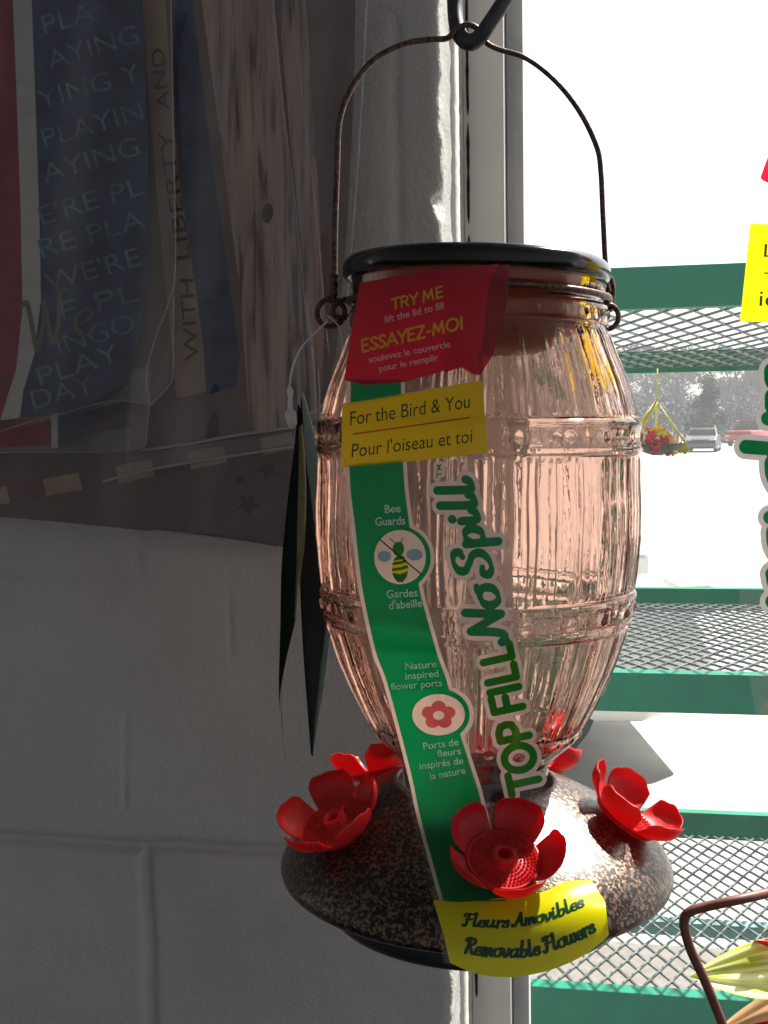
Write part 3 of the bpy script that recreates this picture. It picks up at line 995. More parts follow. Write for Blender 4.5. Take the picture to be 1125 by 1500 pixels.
# small hanging flower basket under the top shelf of the rack
M['strap'] = principled('yellow_strap', (0.75, 0.68, 0.12), 0.5)
M['basket'] = principled('dark_green_basket', (0.02, 0.05, 0.03), 0.7, vary=0.4, vscale=60)
M['petal_red'] = principled('red_petals', (0.62, 0.06, 0.10), 0.6, vary=0.3, vscale=90)
M['petal_yellow'] = principled('yellow_petals', (0.8, 0.62, 0.06), 0.6, vary=0.3, vscale=90)
M['petal_pale'] = principled('pale_petals', (0.85, 0.72, 0.6), 0.6)
HD = 2.2
q0 = P(962, 668, HD)
hb = thing('hanging_basket', q0, 'small flower basket on yellow straps hanging under the top mesh shelf', 'basket')
sc = HD / F_PX
b = MB(); top = P(962, 588, HD)
b.tube([P(963, 540, HD), P(962, 565, HD), top], .0012, 6)
b.build('cord', M['strap'], hb)
for (px, dz, w) in ((922, 0.0, .0065), (1005, 0.0, .002), (960, .05, .002)):
    b = MB(); e = P(px, 650, HD + dz); b.tube([top, (top * .5 + e * .5), e], [w * .5, w, w], 8); b.build('strap', M['strap'], hb)
b = MB(); c = P(963, 650, HD)
pts = []
for k in range(8):
    t = k / 7; rr = 40 * sc * math.sqrt(max(.02, t)) ; zz = c[2] - 17 * sc * (1 - t) ** 1.2
    pts.append((rr, zz))
n = 28; vs = []; fs = []
for (rr, zz) in pts:
    for k in range(n):
        a = 2 * PI * k / n; vs.append((c[0] + rr * math.cos(a), c[1] + rr * math.sin(a), zz))
for j in range(len(pts) - 1):
    for k in range(n): fs.append((j * n + k, j * n + (k + 1) % n, (j + 1) * n + (k + 1) % n, (j + 1) * n + k))
b.add(vs, fs); b.build('bowl', M['basket'], hb)
for (mt, cnt, x0, x1) in (('petal_red', 18, 945, 985), ('petal_yellow', 14, 922, 1002), ('petal_pale', 10, 925, 990)):
    for k in range(cnt):
        b = MB()
        p = P(random.uniform(x0, x1), random.uniform(630, 662), HD + random.uniform(-.05, .03)); pv = V(p)
        s1 = random.uniform(.008, .013); vs = [pv + Vector((0, .002, 0))]; t0 = random.random()
        for a in range(20):
            t = a * 2 * PI / 20 + t0; q = s1 * (.62 + .38 * abs(math.sin(a * PI / 4)))
            vs.append(pv + Vector((math.cos(t) * q, -.25 * q - .002 * math.sin(a * 2.1), math.sin(t) * q)))
        b.add(vs, [(0, 1 + a, 1 + (a + 1) % 20) for a in range(20)])
        b.build('bloom', M[mt], hb, False)

# ================================================================== FLAGS IN PLASTIC BAGS ON THE WALL
M['navy'] = principled('navy_cloth', (0.030, 0.050, 0.105), 0.85, vary=0.35, vscale=40, bump=0.3, bscale=700, bdist=0.0004)
M['navy_ink'] = principled('blue_grey_ink', (0.085, 0.165, 0.215), 0.85, vary=0.3, vscale=60)
M['redcloth'] = principled('burgundy_cloth', (0.22, 0.014, 0.032), 0.85, vary=0.2, vscale=60, bump=0.3, bscale=700, bdist=0.0004)
M['whitecloth'] = principled('off_white_cloth', (0.40, 0.41, 0.40), 0.85, vary=0.08, vscale=60, bump=0.3, bscale=700, bdist=0.0004)
M['tan'] = principled('tan_cloth', (0.26, 0.19, 0.14), 0.85, vary=0.18, vscale=40)
M['ink_black'] = principled('black_ink', (0.03, 0.022, 0.025), 0.8)
M['olive_ink'] = principled('olive_ink', (0.12, 0.11, 0.09), 0.8)
M['brown'] = principled('dark_brown_print', (0.105, 0.075, 0.075), 0.8, color2=(0.075, 0.055, 0.056), vscale=25, bump=0.2, bscale=500, bdist=0.0003)
M['brown_red'] = principled('maroon_brown_print', (0.16, 0.115, 0.11), 0.8, color2=(0.11, 0.082, 0.08), vscale=22)
M['knot'] = principled('knot_print', (0.10, 0.075, 0.068), 0.8, color2=(0.04, 0.03, 0.028), vscale=160)
M['burg'] = principled('burgundy_print', (0.11, 0.045, 0.06), 0.8, vary=0.15, vscale=50)
M['tan2'] = principled('tan_print', (0.28, 0.20, 0.14), 0.8, vary=0.2, vscale=50)


def on_wall(back, amp=0.002, sd=0.0, slope=0.0):
    def place(px, py, layer):
        px = np.asarray(px, float); py = np.asarray(py, float)
        rip = amp * (np.sin(px * 0.045 + py * 0.004 + sd) + 0.6 * np.sin(px * 0.021 - py * 0.011 + sd * 2)) + slope * (py - 300)
        return on_y(px, py, WALL_Y - back + rip - layer)
    return place


# -- back flag: star print with checkered border
pl = on_wall(0.016, 0.0015, 1.0)
fl = thing('garden_flag', on_y(220, 790, WALL_Y - 0.016), 'dark brown garden flag with star print below a tan and burgundy checkered border', 'flag', 'bagged garden flags on the wall')
body = [(-40, 560), (0, 560), (430, 590), (432, 803), (411, 801), (240, 780), (120, 768), (0, 757), (-40, 754)]
flat_mesh('cloth', poly_sdf(body), (-42, 555, 440, 806), 4, pl, M['brown'], fl)
cv, cf, cm = [], [], []
yl = lambda x: 713 - x * 0.176 - 0.00003 * x * x
for k in range(81):
    x0 = -44 + k * 53.0 / 9
    for t in range(4):
        cv.append(pl(x0 + 6 * t / 3, yl(x0) + 25 * t / 3, .0006))
    if k:
        for t in range(3):
            cf.append(((k - 1) * 4 + t, k * 4 + t, k * 4 + t + 1, (k - 1) * 4 + t + 1)); cm.append(((k - 1) // 9) % 2)
mesh_obj('checker_print', cv, cf, None, fl, mats=[M['tan2'], M['burg']], mat_idx=cm)


def star(cx, cy_, r, a0=0.2):
    return [(cx + (r if k % 2 == 0 else r * .45) * math.cos(a0 + k * PI / 5), cy_ + (r if k % 2 == 0 else r * .45) * math.sin(a0 + k * PI / 5)) for k in range(10)]


flat_mesh('star_print', union(poly_sdf(star(363, 738, 19)), poly_sdf(star(392, 688, 17, .5)), poly_sdf(star(352, 702, 9, .9))), (330, 655, 425, 770), 1.5, pl, M['ink_black'], fl, .0006)
flat_mesh('plastic_bag', poly_sdf([(-40, 660), (430, 590), (440, 806), (240, 788), (0, 762), (-40, 760)]), (-42, 580, 445, 810), 8, on_wall(0.021, 0.002, 2.2), M['bag'], fl)
b = MB(); b.tube([on_y(x, y, WALL_Y - 0.024) for x, y in spline([(225, 777), (300, 786), (370, 796), (411, 803)], 8)], 0.0009, 8); b.build('bag_seam_glint', M['seam'], fl)

# -- middle flag: wood print with tan band and navy band
pl = on_wall(0.030, 0.0022, 0.3)
fl = thing('garden_flag', on_y(360, 640, WALL_Y - 0.03), 'wood grain garden flag with a tan band reading with liberty and a navy band', 'flag', 'bagged garden flags on the wall')
back = [(190, -40), (521, -40), (519, 130), (509, 330), (492, 520), (470, 622), (330, 642), (215, 662), (190, 662)]
flat_mesh('cloth', poly_sdf(back), (188, -42, 530, 665), 4, pl, M['brown_red'], fl)
flat_mesh('plank_print', poly_sdf([(290, -40), (398, -40), (420, 200), (440, 400), (452, 622), (366, 634), (352, 430), (326, 230)]), (285, -42, 470, 640), 3, pl, M['wood'], fl, .0006)
flat_mesh('plank_print', poly_sdf([(404, -40), (445, -40), (462, 200), (474, 420), (476, 560), (460, 618), (456, 618), (446, 400), (424, 190)]), (400, -42, 480, 625), 3, pl, M['wood'], fl, .0006)
flat_mesh('knot_print', union(ell_sdf(392, 312, 8, 15, .1), line_sdf([(392, 250), (387, 275), (391, 292)], .9), line_sdf([(375, 335), (386, 372), (390, 400)], .7)), (340, 180, 425, 530), 1.5, pl, M['knot'], fl, .0012)
navy = [(262, -40), (276, -40), (296, 120), (318, 290), (338, 430), (351, 520), (345, 566), (300, 580), (290, 480), (268, 280), (254, 100)]
flat_mesh('navy_band', poly_sdf(navy), (250, -42, 355, 585), 3, pl, M['navy'], fl, .0008)
tanp = [(206, -40), (240, -40), (250, 120), (262, 260), (282, 390), (297, 500), (302, 574), (258, 583), (250, 500), (238, 380), (224, 220), (214, 90)]
flat_mesh('tan_band', poly_sdf(tanp), (200, -42, 305, 588), 3, pl, M['tan'], fl, .0014)
tl = ([], [])
segs = [("WITH", (291, 528), (283, 408), 21), ("LIBERTY", (279, 378), (251, 190), 21), ("AND", (249, 160), (240, 70), 20)]
for s_, a, bb, cp in segs: type_on(tl, s_, a, bb, cp, pl, .0020)
mesh_obj('lettering', tl[0], tl[1], M['ink_black'], fl)
flat_mesh('plastic_bag', poly_sdf([(185, -40), (540, -40), (528, 200), (515, 400), (498, 640), (430, 650), (200, 690), (185, 690)]), (183, -42, 545, 692), 8, on_wall(0.036, 0.003, 4.0), M['bag'], fl)
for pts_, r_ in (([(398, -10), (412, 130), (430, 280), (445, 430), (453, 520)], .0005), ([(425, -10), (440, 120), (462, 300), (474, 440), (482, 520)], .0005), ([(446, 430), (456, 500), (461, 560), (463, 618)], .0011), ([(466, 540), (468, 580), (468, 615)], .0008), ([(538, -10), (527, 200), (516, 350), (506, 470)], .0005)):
    b = MB(); b.tube([on_y(x, y, WALL_Y - 0.039) for x, y in spline(pts_, 8)], r_, 6); b.build('bag_seam_glint', M['seam_faint'], fl)
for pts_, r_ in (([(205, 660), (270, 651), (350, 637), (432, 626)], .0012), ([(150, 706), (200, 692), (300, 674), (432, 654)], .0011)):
    b = MB(); b.tube([on_y(x, y, WALL_Y - 0.037) for x, y in spline(pts_, 8)], r_, 6); b.build('bag_seam_glint', M['seam'], fl)

# -- small flag end under the front flag
pl = on_wall(0.046, 0.0015, 3.0)
fl = thing('garden_flag', on_y(70, 660, WALL_Y - 0.046), 'red white and navy garden flag showing only its bottom edge under the lettered flag', 'flag', 'bagged garden flags on the wall')
flat_mesh('red_stripe', poly_sdf([(-40, 560), (74, 560), (73, 652), (-40, 658)]), (-42, 555, 80, 662), 3, pl, M['redcloth'], fl)
flat_mesh('white_stripe', poly_sdf([(74.5, 560), (84, 560), (85, 656), (75, 657)]), (70, 555, 90, 662), 2, pl, M['whitecloth'], fl)
flat_mesh('navy_stripe', poly_sdf([(84.5, 560), (136, 560), (136, 628), (85, 636)]), (82, 555, 140, 640), 3, pl, M['navy'], fl)
flat_mesh('plastic_bag', poly_sdf([(-40, 540), (222, 540), (218, 600), (212, 650), (190, 660), (-40, 664)]), (-42, 535, 225, 668), 6, on_wall(0.050, 0.002, 1.0), M['bag'], fl)
b = MB(); b.tube([on_y(x, y, WALL_Y - 0.052) for x, y in spline([(219, 590), (215, 630), (207, 655), (150, 662), (0, 663)], 8)], .0006, 6); b.build('bag_seam_glint', M['seam_faint'], fl)

# -- front flag with lettering
pl = on_wall(0.062, 0.0022, 2.0)
fl = thing('garden_flag', on_y(120, 610, WALL_Y - 0.062), 'navy garden flag with rows of faint lettering beside white and burgundy stripes', 'flag', 'bagged garden flags on the wall')
edge1 = [(17, -40), (24, 130), (30, 300), (33, 450), (24, 540), (8, 590), (0, 616)]
edge2 = [(45, -40), (52, 150), (58, 330), (60, 440), (50, 520), (34, 572), (29, 612)]
flat_mesh('red_stripe', poly_sdf([(-45, -40)] + edge1 + [(-45, 640)]), (-46, -42, 40, 645), 3, pl, M['redcloth'], fl)
flat_mesh('white_stripe', poly_sdf(edge1 + edge2[::-1]), (-2, -42, 65, 620), 2, pl, M['whitecloth'], fl, .0003)
flat_mesh('navy_field', poly_sdf(edge2 + [(80, 606), (130, 592), (178, 562), (205, 500), (216, 400), (217, 220), (210, 60), (207, -40)]), (25, -42, 222, 618), 3, pl, M['navy'], fl)
tl = ([], [])
rows = [("PLA", (66, 50), (140, 30)), ("AYING", (74, 102), (205, 62)), ("YING Y", (60, 160), (208, 118)), ("PLAYIN", (66, 216), (212, 174)), ("AYING", (66, 268), (206, 226)),
        ("E'RE PL", (62, 330), (212, 284)), ("RE PLA", (62, 378), (214, 332)), ("WE'RE", (70, 428), (208, 388)), ("E PL", (92, 470), (205, 440)), ("INGO", (88, 520), (200, 484)), ("PLAY", (60, 566), (178, 528)), ("DAY", (50, 600), (140, 574))]
for s_, a, bb in rows: type_on(tl, s_, a, bb, 29, pl, .0007, offset=-0.004)
mesh_obj('lettering', tl[0], tl[1], M['navy_ink'], fl)
sf, bx = script_sdf("We", [(38, 516), (80, 504), (140, 486)], 72, .05, .02)
flat_mesh('script_lettering', sf, bx, 1.5, pl, M['olive_ink'], fl, .0012)
flat_mesh('plastic_bag', poly_sdf([(-45, -40), (247, -40), (253, 150), (257, 330), (252, 470), (250, 555), (222, 595), (180, 588), (90, 612), (28, 626), (-45, 650)]), (-46, -42, 262, 655), 6, on_wall(0.070, 0.003, 0.5), M['bag'], fl)
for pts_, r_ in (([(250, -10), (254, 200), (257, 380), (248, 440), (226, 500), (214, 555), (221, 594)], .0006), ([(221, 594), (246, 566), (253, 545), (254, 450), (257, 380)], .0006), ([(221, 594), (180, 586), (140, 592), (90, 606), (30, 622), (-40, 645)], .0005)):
    b = MB(); b.tube([on_y(x, y, WALL_Y - 0.073) for x, y in spline(pts_, 8)], r_, 6); b.build('bag_seam_glint', M['seam_faint'], fl)

# ================================================================== THE BIRD FEEDER
DH = 0.56                                   # horizontal distance of its axis
U = Vector((0, 0, 1))
XR = ROT @ Vector((1, 0, 0))
AX_U = (U - XR * U.dot(XR)).normalized()     # its hanging axis
AX_F = AX_U.cross(XR).normalized()           # away from the camera
O_F = P(699, 630, 1.0)
dirv = V(dirs(699, 630))
O_F = CAM + dirv * (DH / math.hypot(dirv.x, dirv.y))
FM = Matrix((XR, AX_F, AX_U)).transposed()   # columns: right, away, up
FMn = np.array(FM); OFn = np.array(O_F)
CF = ROT @ Vector((0, 0, -1))
S = DH / F_PX


def zl(py):
    """height on the feeder axis that is seen at photo row py"""
    return -DH * np.tan(np.arctan((np.asarray(py, float) - 750) / F_PX) + PITCH)


def rl(w, py):
    """radius whose outline is w photo pixels wide at row py"""
    dep = DH * math.cos(PITCH) - zl(py) * math.sin(PITCH)
    return np.asarray(w, float) * dep / F_PX * 0.993


def loc2w(q):
    return np.asarray(q, float) @ FMn.T + OFn


feeder = thing('bird_feeder', loc2w((0, 0, float(zl(1312)))), 'pink glass barrel hummingbird feeder with red flowers and bright labels hanging from a hook', 'bird feeder')


def lathe(name, prof, mat, n=160, parent=feeder, tilt=None, close=False):
    pr = [(float(rl(w, y)), float(zl(y))) for w, y in prof]
    v = []; f = []
    for (r, z) in pr:
        for k in range(n):
            a = 2 * PI * k / n
            v.append((r * math.cos(a), r * math.sin(a), z))
    m = len(pr)
    for j in range(m - 1 + (1 if close else 0)):
        j2 = (j + 1) % m
        for k in range(n):
            k2 = (k + 1) % n
            f.append((j * n + k, j2 * n + k, j2 * n + k2, j * n + k2))
    v = np.array(v)
    if tilt is not None:
        c = np.array([0, 0, pr[0][1]]); T = np.array(Matrix.Rotation(tilt, 3, 'Y'))
        v = (v - c) @ T.T + c
    return mesh_obj(name, loc2w(v), f, mat, parent)


# --- glass bottle
prof = [(186, 393), (186, 424), (184, 433), (180, 438), (180, 447), (186, 453), (189, 460), (189, 476), (186, 482), (187, 488), (192, 502), (198, 520), (206, 540), (214, 560), (221, 580), (226, 600),
        (230, 614), (235.5, 618), (236.5, 624), (235.5, 628), (235, 640), (235.5, 652), (237, 656), (236, 661), (232.5, 664), (232.5, 700), (234, 740), (233.5, 780), (231, 815), (228, 845), (226, 856), (230, 860), (230.5, 865), (228.5, 869), (226, 882),
        (223.5, 893), (225, 897), (223.5, 902), (219, 906), (201, 960), (184, 1000), (166, 1036), (154, 1056), (154, 1061), (151, 1066), (142, 1076), (126, 1090), (112, 1104), (106, 1116), (107, 1124), (104, 1132), (103, 1150), (106, 1158), (104, 1168)]
pw = np.array([p[0] for p in prof], float); pyv = np.array([p[1] for p in prof], float)
YS = np.r_[np.linspace(393, 500, 90), np.linspace(502, 612, 60), np.linspace(613, 668, 60), np.linspace(671, 850, 80), np.linspace(852, 908, 60), np.linspace(910, 1050, 55), np.linspace(1052, 1168, 70)]
W0 = np.interp(YS, pyv, pw)
k5 = np.array([1, 2, 3, 2, 1.]) / 9
Wp = np.r_[W0[:1], W0[:1], W0, W0[-1:], W0[-1:]]
W0 = np.convolve(Wp, k5, 'valid')
NT = 640
TH = np.arange(NT) * 2 * PI / NT
NST = 23


def stave_mask(y):
    m = np.interp(y, [488, 500, 606, 614, 664, 672, 848, 856, 905, 913, 1046, 1056], [0, 1, 1, 0, 0, 1, 1, 0, 0, 1, 1, 0])
    return m


T2, Y2_ = np.meshgrid(TH, YS)
jit = rng.uniform(-.12, .12, NST); wid = rng.uniform(.75, 1.3, NST)
rib = np.zeros_like(T2)
for k in range(NST):
    c = (k + jit[k]) * 2 * PI / NST
    d = (T2 - c + PI) % (2 * PI) - PI
    for off, a, w in ((-0.022, .9, .011), (0.022, 0.8, .011), (0.0, -1.6, .010), (.10, .28 * wid[k], .015), (.17, -.35 * wid[k], .012)):
        wob = 0.0035 * np.sin(Y2_ * .05 + k * 2.1 + off * 60)
        rib += a * np.exp(-((d - off - wob) / w) ** 2)
low = 0.8 * np.sin(5 * T2 + Y2_ * .012) * np.sin(Y2_ * .021 + 2 * T2) + .5 * np.sin(13 * T2 + Y2_ * .03)
bumps = np.zeros_like(T2)
for (yb, hb_, n_, ph) in ((639, 4.2, 22, 9.4), (881, 4.2, 22, 12.0), (468, 3.2, 26, 5.0), (1061, 2.0, 26, 2.0)):
    rr = 8.0 if yb in (639, 881) else 6.0
    rloc = np.interp(yb, pyv, pw)
    for k in range(n_):
        c = rad(ph) + k * 2 * PI / n_ - PI / 2
        d = ((T2 - c + PI) % (2 * PI) - PI) * rloc
        q = (d ** 2 + (Y2_ - yb) ** 2) / rr ** 2
        bumps += np.where(q < 1, hb_ * np.sqrt(np.clip(1 - q, 0, 1)), 0)
Rout = W0[:, None] + (3.0 * rib + .9 * low) * stave_mask(YS)[:, None] + bumps
Rin = (W0 - 9)[:, None] + .5 * np.sin(9 * T2 + 1.3 + Y2_ * .017) + .5 * np.sin(3 * T2 + .5 - Y2_ * .03)
zz = zl(YS)
Ro = rl(Rout, YS[:, None]); Ri = rl(Rin, YS[:, None])


def grid_pts(R):
    return np.stack([R * np.cos(T2), R * np.sin(T2), np.repeat(zz[:, None], NT, 1)], -1).reshape(-1, 3)


vo, vi = grid_pts(Ro), grid_pts(Ri)
ny_ = len(YS); N_ = ny_ * NT
jj, kk = np.meshgrid(np.arange(ny_ - 1), np.arange(NT), indexing='ij')
k2 = (kk + 1) % NT
fo = np.stack([jj * NT + kk, (jj + 1) * NT + kk, (jj + 1) * NT + k2, jj * NT + k2], -1).reshape(-1, 4)
fi_ = fo[:, ::-1] + N_
ks = np.arange(NT); kn = (ks + 1) % NT
ft = np.stack([ks, kn, kn + N_, ks + N_], -1)
b0 = (ny_ - 1) * NT
fb = np.stack([b0 + kn, b0 + ks, b0 + ks + N_, b0 + kn + N_], -1)
bottle = mesh_obj('bottle', loc2w(np.r_[vo, vi]), np.r_[fo, fi_, ft, fb], M['glass'], feeder)


def feeder_radius(zv):
    """outer radius of bottle or base at a height on the axis"""
    bp_ = [(104, 1134), (112, 1138), (124, 1142), (150, 1153), (200, 1178), (245, 1207), (268, 1228), (279, 1243), (284, 1256), (281, 1268), (216, 1280), (214, 1305)]
    yb = np.r_[YS[YS < 1133], [p[1] for p in bp_]]
    rb = np.r_[rl(W0[YS < 1133] + 3.0, YS[YS < 1133]), [float(rl(*p)) for p in bp_]]
    zb_ = zl(yb)
    return np.interp(-zv, -zb_, rb)


# --- lid, amber seal, wire ring, base, tray
lid = lathe('lid', [(2, 383), (120, 383.5), (178, 385), (189, 387), (193, 391), (195.5, 397), (196, 404), (194.5, 411), (191, 415), (188, 416), (186, 413), (184, 404), (2, 402)], M['lid'], tilt=rad(1.6))
lid.location = XR * (-3.5 * S)           # the lid sits slightly askew
m, nt, out = new_mat('amber_seal')
bb_ = nt.nodes.new('ShaderNodeBsdfPrincipled'); bb_.inputs['Base Color'].default_value = (0.26, 0.075, 0.010, 1); bb_.inputs['Specular IOR Level'].default_value = 0.15; bb_.inputs['Roughness'].default_value = 0.25
bt = nt.nodes.new('ShaderNodeBsdfTranslucent'); bt.inputs['Color'].default_value = (0.80, 0.27, 0.03, 1)
bm_ = nt.nodes.new('ShaderNodeMixShader'); bm_.inputs[0].default_value = .65
nt.links.new(bb_.outputs[0], bm_.inputs[1]); nt.links.new(bt.outputs[0], bm_.inputs[2]); nt.links.new(bm_.outputs[0], out.inputs['Surface'])
M['amber'] = m
lathe('seal_plug', [(2, 406), (164, 406), (167, 414), (167, 440), (165, 450), (166, 470), (160, 482), (148, 488), (120, 492), (112, 500), (108, 512), (100, 518), (60, 520), (2, 520)], M['amber'], 96)
ring = [(float(rl(191, 442)) * math.cos(a) * (1 + .004 * math.sin(7 * a)), float(rl(191, 442)) * math.sin(a), float(zl(442)) + .0006 * math.sin(3 * a)) for a in np.linspace(0, 2 * PI, 121)[:-1]]
b = MB(); b.tube(loc2w(ring), 0.0015, 10, closed=True); b.build('neck_ring', M['wire'], feeder)
lathe('base', [(100, 1160), (112, 1158), (112, 1140), (115, 1136), (124, 1141), (150, 1153), (175, 1165), (200, 1178), (224, 1193), (245, 1207), (258, 1218), (268, 1228), (275, 1237), (280, 1246), (283.5, 1254), (284, 1260), (282, 1266), (277, 1270), (268, 1272), (225, 1274)], M['hammered'], 220)
lathe('tray', [(228, 1271), (222, 1278), (220, 1295), (217, 1312), (212, 1320), (200, 1325), (2, 1327)], M['tray'], 160)

# --- flower ports (built once, copied)
s_ = S
fm = MB()
n = 48
discp = [(46, -6), (50, 0), (49, 5), (46, 5.5), (43, 2.5), (20, 4), (17, 6), (16, 14), (14, 16.5), (10, 16.5), (8.5, 14), (8, -4)]
vs = [(r * s_ * math.cos(2 * PI * k / n), r * s_ * math.sin(2 * PI * k / n), z * s_) for r, z in discp for k in range(n)]
fs = [(j * n + k, (j + 1) * n + k, (j + 1) * n + (k + 1) % n, j * n + (k + 1) % n)[::-1] for j in range(len(discp) - 1) for k in range(n)]
fm.add(vs, fs)
stem = [(46, -6), (26, -12), (22, -16), (22, -46)]
vs = [(r * s_ * math.cos(2 * PI * k / n), r * s_ * math.sin(2 * PI * k / n), z * s_) for r, z in stem for k in range(n)]
fs = [(j * n + k, (j + 1) * n + k, (j + 1) * n + (k + 1) % n, j * n + (k + 1) % n) for j in range(len(stem) - 1) for k in range(n)]
fm.add(vs, fs)
for ringi, rr in enumerate((22.5, 27.5, 32.5, 37.5, 42)):
    cnt = int(2 * PI * rr / 5.6)
    for k in range(cnt):
        a = 2 * PI * (k + .5 * (ringi % 2)) / cnt
        cx, cy2 = rr * math.cos(a), rr * math.sin(a)
        rings = [(1.9, 2.2), (1.8, 4.2), (1.2, 5.6), (.05, 6.2)]
        vv = [((cx + q * math.cos(t * PI / 3)) * s_, (cy2 + q * math.sin(t * PI / 3)) * s_, z * s_) for q, z in rings for t in range(6)]
        ff = [(j * 6 + t, j * 6 + (t + 1) % 6, (j + 1) * 6 + (t + 1) % 6, (j + 1) * 6 + t) for j in range(3) for t in range(6)]
        fm.add(vv, ff)
nu, nv = 16, 12
for p in range(5):
    a0 = p * 2 * PI / 5
    for side in (0, 1):
        pass
    base_i = len(fm.v)
    grid = {}
    for side in (0, 1):
        for j in range(nv + 1):
            v_ = j / nv
            hw = rad(33.5) * (1 - .08 * v_)
            for i in range(nu + 1):
                u_ = i / nu * 2 - 1
                au = abs(u_)
                vtop = 1 - .22 * au ** 4.0 - .05 * math.cos(u_ * 9 + p) * (1 if au > .6 else .3)
                vv_ = v_ * vtop
                t = vv_
                r_ = 45 + 30 * t - 4 * t * t + 5 * math.sin(PI * t) + 2.5 * (1 - au ** 2) * t
                z_ = 1 + 40 * t ** 1.15
                cup = 5.0 * (1 - au ** 2) * math.sin(PI * min(1, t * .9))
                th = (2.0 - .7 * t) * side
                r2 = r_ + cup + th * .85
                z2 = z_ - th * .55 + (2.5 * t * math.sin(u_ * 2 + p * 1.7))
                ang = a0 + u_ * hw * (1 - .10 * t * t)
                grid[(side, j, i)] = len(fm.v)
                fm.v.append((r2 * s_ * math.cos(ang), r2 * s_ * math.sin(ang), z2 * s_))
    G = grid
    for j in range(nv):
        for i in range(nu):
            fm.f.append([G[0, j, i], G[0, j + 1, i], G[0, j + 1, i + 1], G[0, j, i + 1]])
            fm.f.append([G[1, j, i], G[1, j, i + 1], G[1, j + 1, i + 1], G[1, j + 1, i]])
    for i in range(nu):
        fm.f.append([G[0, nv, i], G[1, nv, i], G[1, nv, i + 1], G[0, nv, i + 1]])
        fm.f.append([G[0, 0, i + 1], G[1, 0, i + 1], G[1, 0, i], G[0, 0, i]])
    for j in range(nv):
        fm.f.append([G[0, j, 0], G[1, j, 0], G[1, j + 1, 0], G[0, j + 1, 0]])
        fm.f.append([G[0, j + 1, nu], G[1, j + 1, nu], G[1, j, nu], G[0, j, nu]])
fl0 = mesh_obj('flower_port', fm.v, fm.f, M['flower'])
RF = float(rl(217, 1200)); ZF = float(zl(1194)) + 18 * S
for k in range(5):
    o = fl0 if k == 0 else fl0.copy()
    if k: COL.objects.link(o)
    ph = rad(5.0) + k * 2 * PI / 5 - PI / 2           # -90 deg faces the camera
    outw = Vector((math.cos(ph), math.sin(ph), 0)); tilt = rad((30, 34, 20, 22, 25)[k])
    zax = (Vector((0, 0, 1)) * math.cos(tilt) + outw * math.sin(tilt) + Vector((0, -1, 0)) * (0, 0, 0, 0, .16)[k]).normalized()
    xax = (outw - zax * outw.dot(zax)).normalized()
    yax = zax.cross(xax)
    spin = rad((8, 30, 50, 14, 30)[k])
    Rm = Matrix((xax, yax, zax)).transposed() @ Matrix.Rotation(spin, 3, 'Z')
    Mw = FM @ Rm
    lp = Vector((RF * math.cos(ph), RF * math.sin(ph), ZF))
    pos = O_F + FM @ lp
    o.parent = feeder
    o.matrix_local = Matrix.Translation(pos - feeder.location) @ Mw.to_4x4()

# --- handle, rings
hp = [(489, 444), (489, 432), (490, 400), (491, 330), (494, 240), (497, 180), (512, 135), (545, 90), (590, 65), (630, 58), (655, 56), (668, 44), (685, 36), (702, 44), (712, 62), (730, 72), (772, 86), (815, 120), (850, 165), (874, 215), (880, 250), (883, 310), (886, 372), (889, 412), (892, 428)]
pts = spline(hp, 8)
wr = []
for q in pts:
    base = 4.4 if q[0] < 700 else 3.9
    if q[0] < 500 and q[1] > 395: base = 6.2 + 1.2 * math.sin(q[1] * .5)
    wr.append(base * S)
wdep = [DH + 0.006 * math.exp(-((q[0] - 690) / 24) ** 2) * 0 for q in pts]
b = MB(); b.tube([P(q[0], q[1], DH) for q in pts], wr, 12); b.build('handle', M['wire'], feeder)


def ring_at(px, py, rx, ry, r, rot=0.0, dz=0.0, yawz=0.3):
    c = P(px, py, DH + dz); b = MB(); pts_ = []
    for k in range(40):
        a = 2 * PI * k / 40
        x, y = rx * math.cos(a), ry * math.sin(a)
        x2 = x * math.cos(rot) - y * math.sin(rot); y2 = x * math.sin(rot) + y * math.cos(rot)
        pts_.append(V(P(px + x2, py + y2, DH + dz + x2 * S * yawz)))
    b.tube(pts_, r * S, 10, closed=True)
    return b


ring_at(485, 458, 20, 20, 4.2).build('ring', M['wire'], feeder)
ring_at(506, 452, 19, 13, 4.0, rad(-20)).build('ring', M['wire'], feeder)
ring_at(889, 432, 8.5, 26, 4.2, rad(4), yawz=1.2).build('ring', M['wire'], feeder)
ring_at(889, 464, 17, 18, 4.0, yawz=.2).build('ring', M['wire'], feeder)
b = MB(); b.tube([P(q[0], q[1], DH - .002) for q in spline([(862, 452), (872, 462), (884, 470), (880, 460), (888, 448)], 6)], 4.4 * S, 8); b.build('wire_twist', M['wire'], feeder)

# --- hook the feeder hangs from
hk = [(667, -160), (666, -40), (666, 5), (669, 38), (677, 56), (690, 62), (703, 54), (717, 34), (738, 2), (768, -50), (790, -100)]
hd = [.010, .010, .009, .005, .002, 0, -.003, -.007, -.009, -.010, -.010]
pp = spline([(a, c, d) for (a, c), d in zip(hk, hd)], 8)
b = MB(); b.tube([P(q[0], q[1], DH + q[2]) for q in pp], [(11.2 + 1.2 * math.exp(-((q[0] - 690) / 16) ** 2)) * S for q in pp], 18)
tag(b.build('hook', M['hook']), 'thick dark steel hook holding the wire handle of the feeder', 'hook')

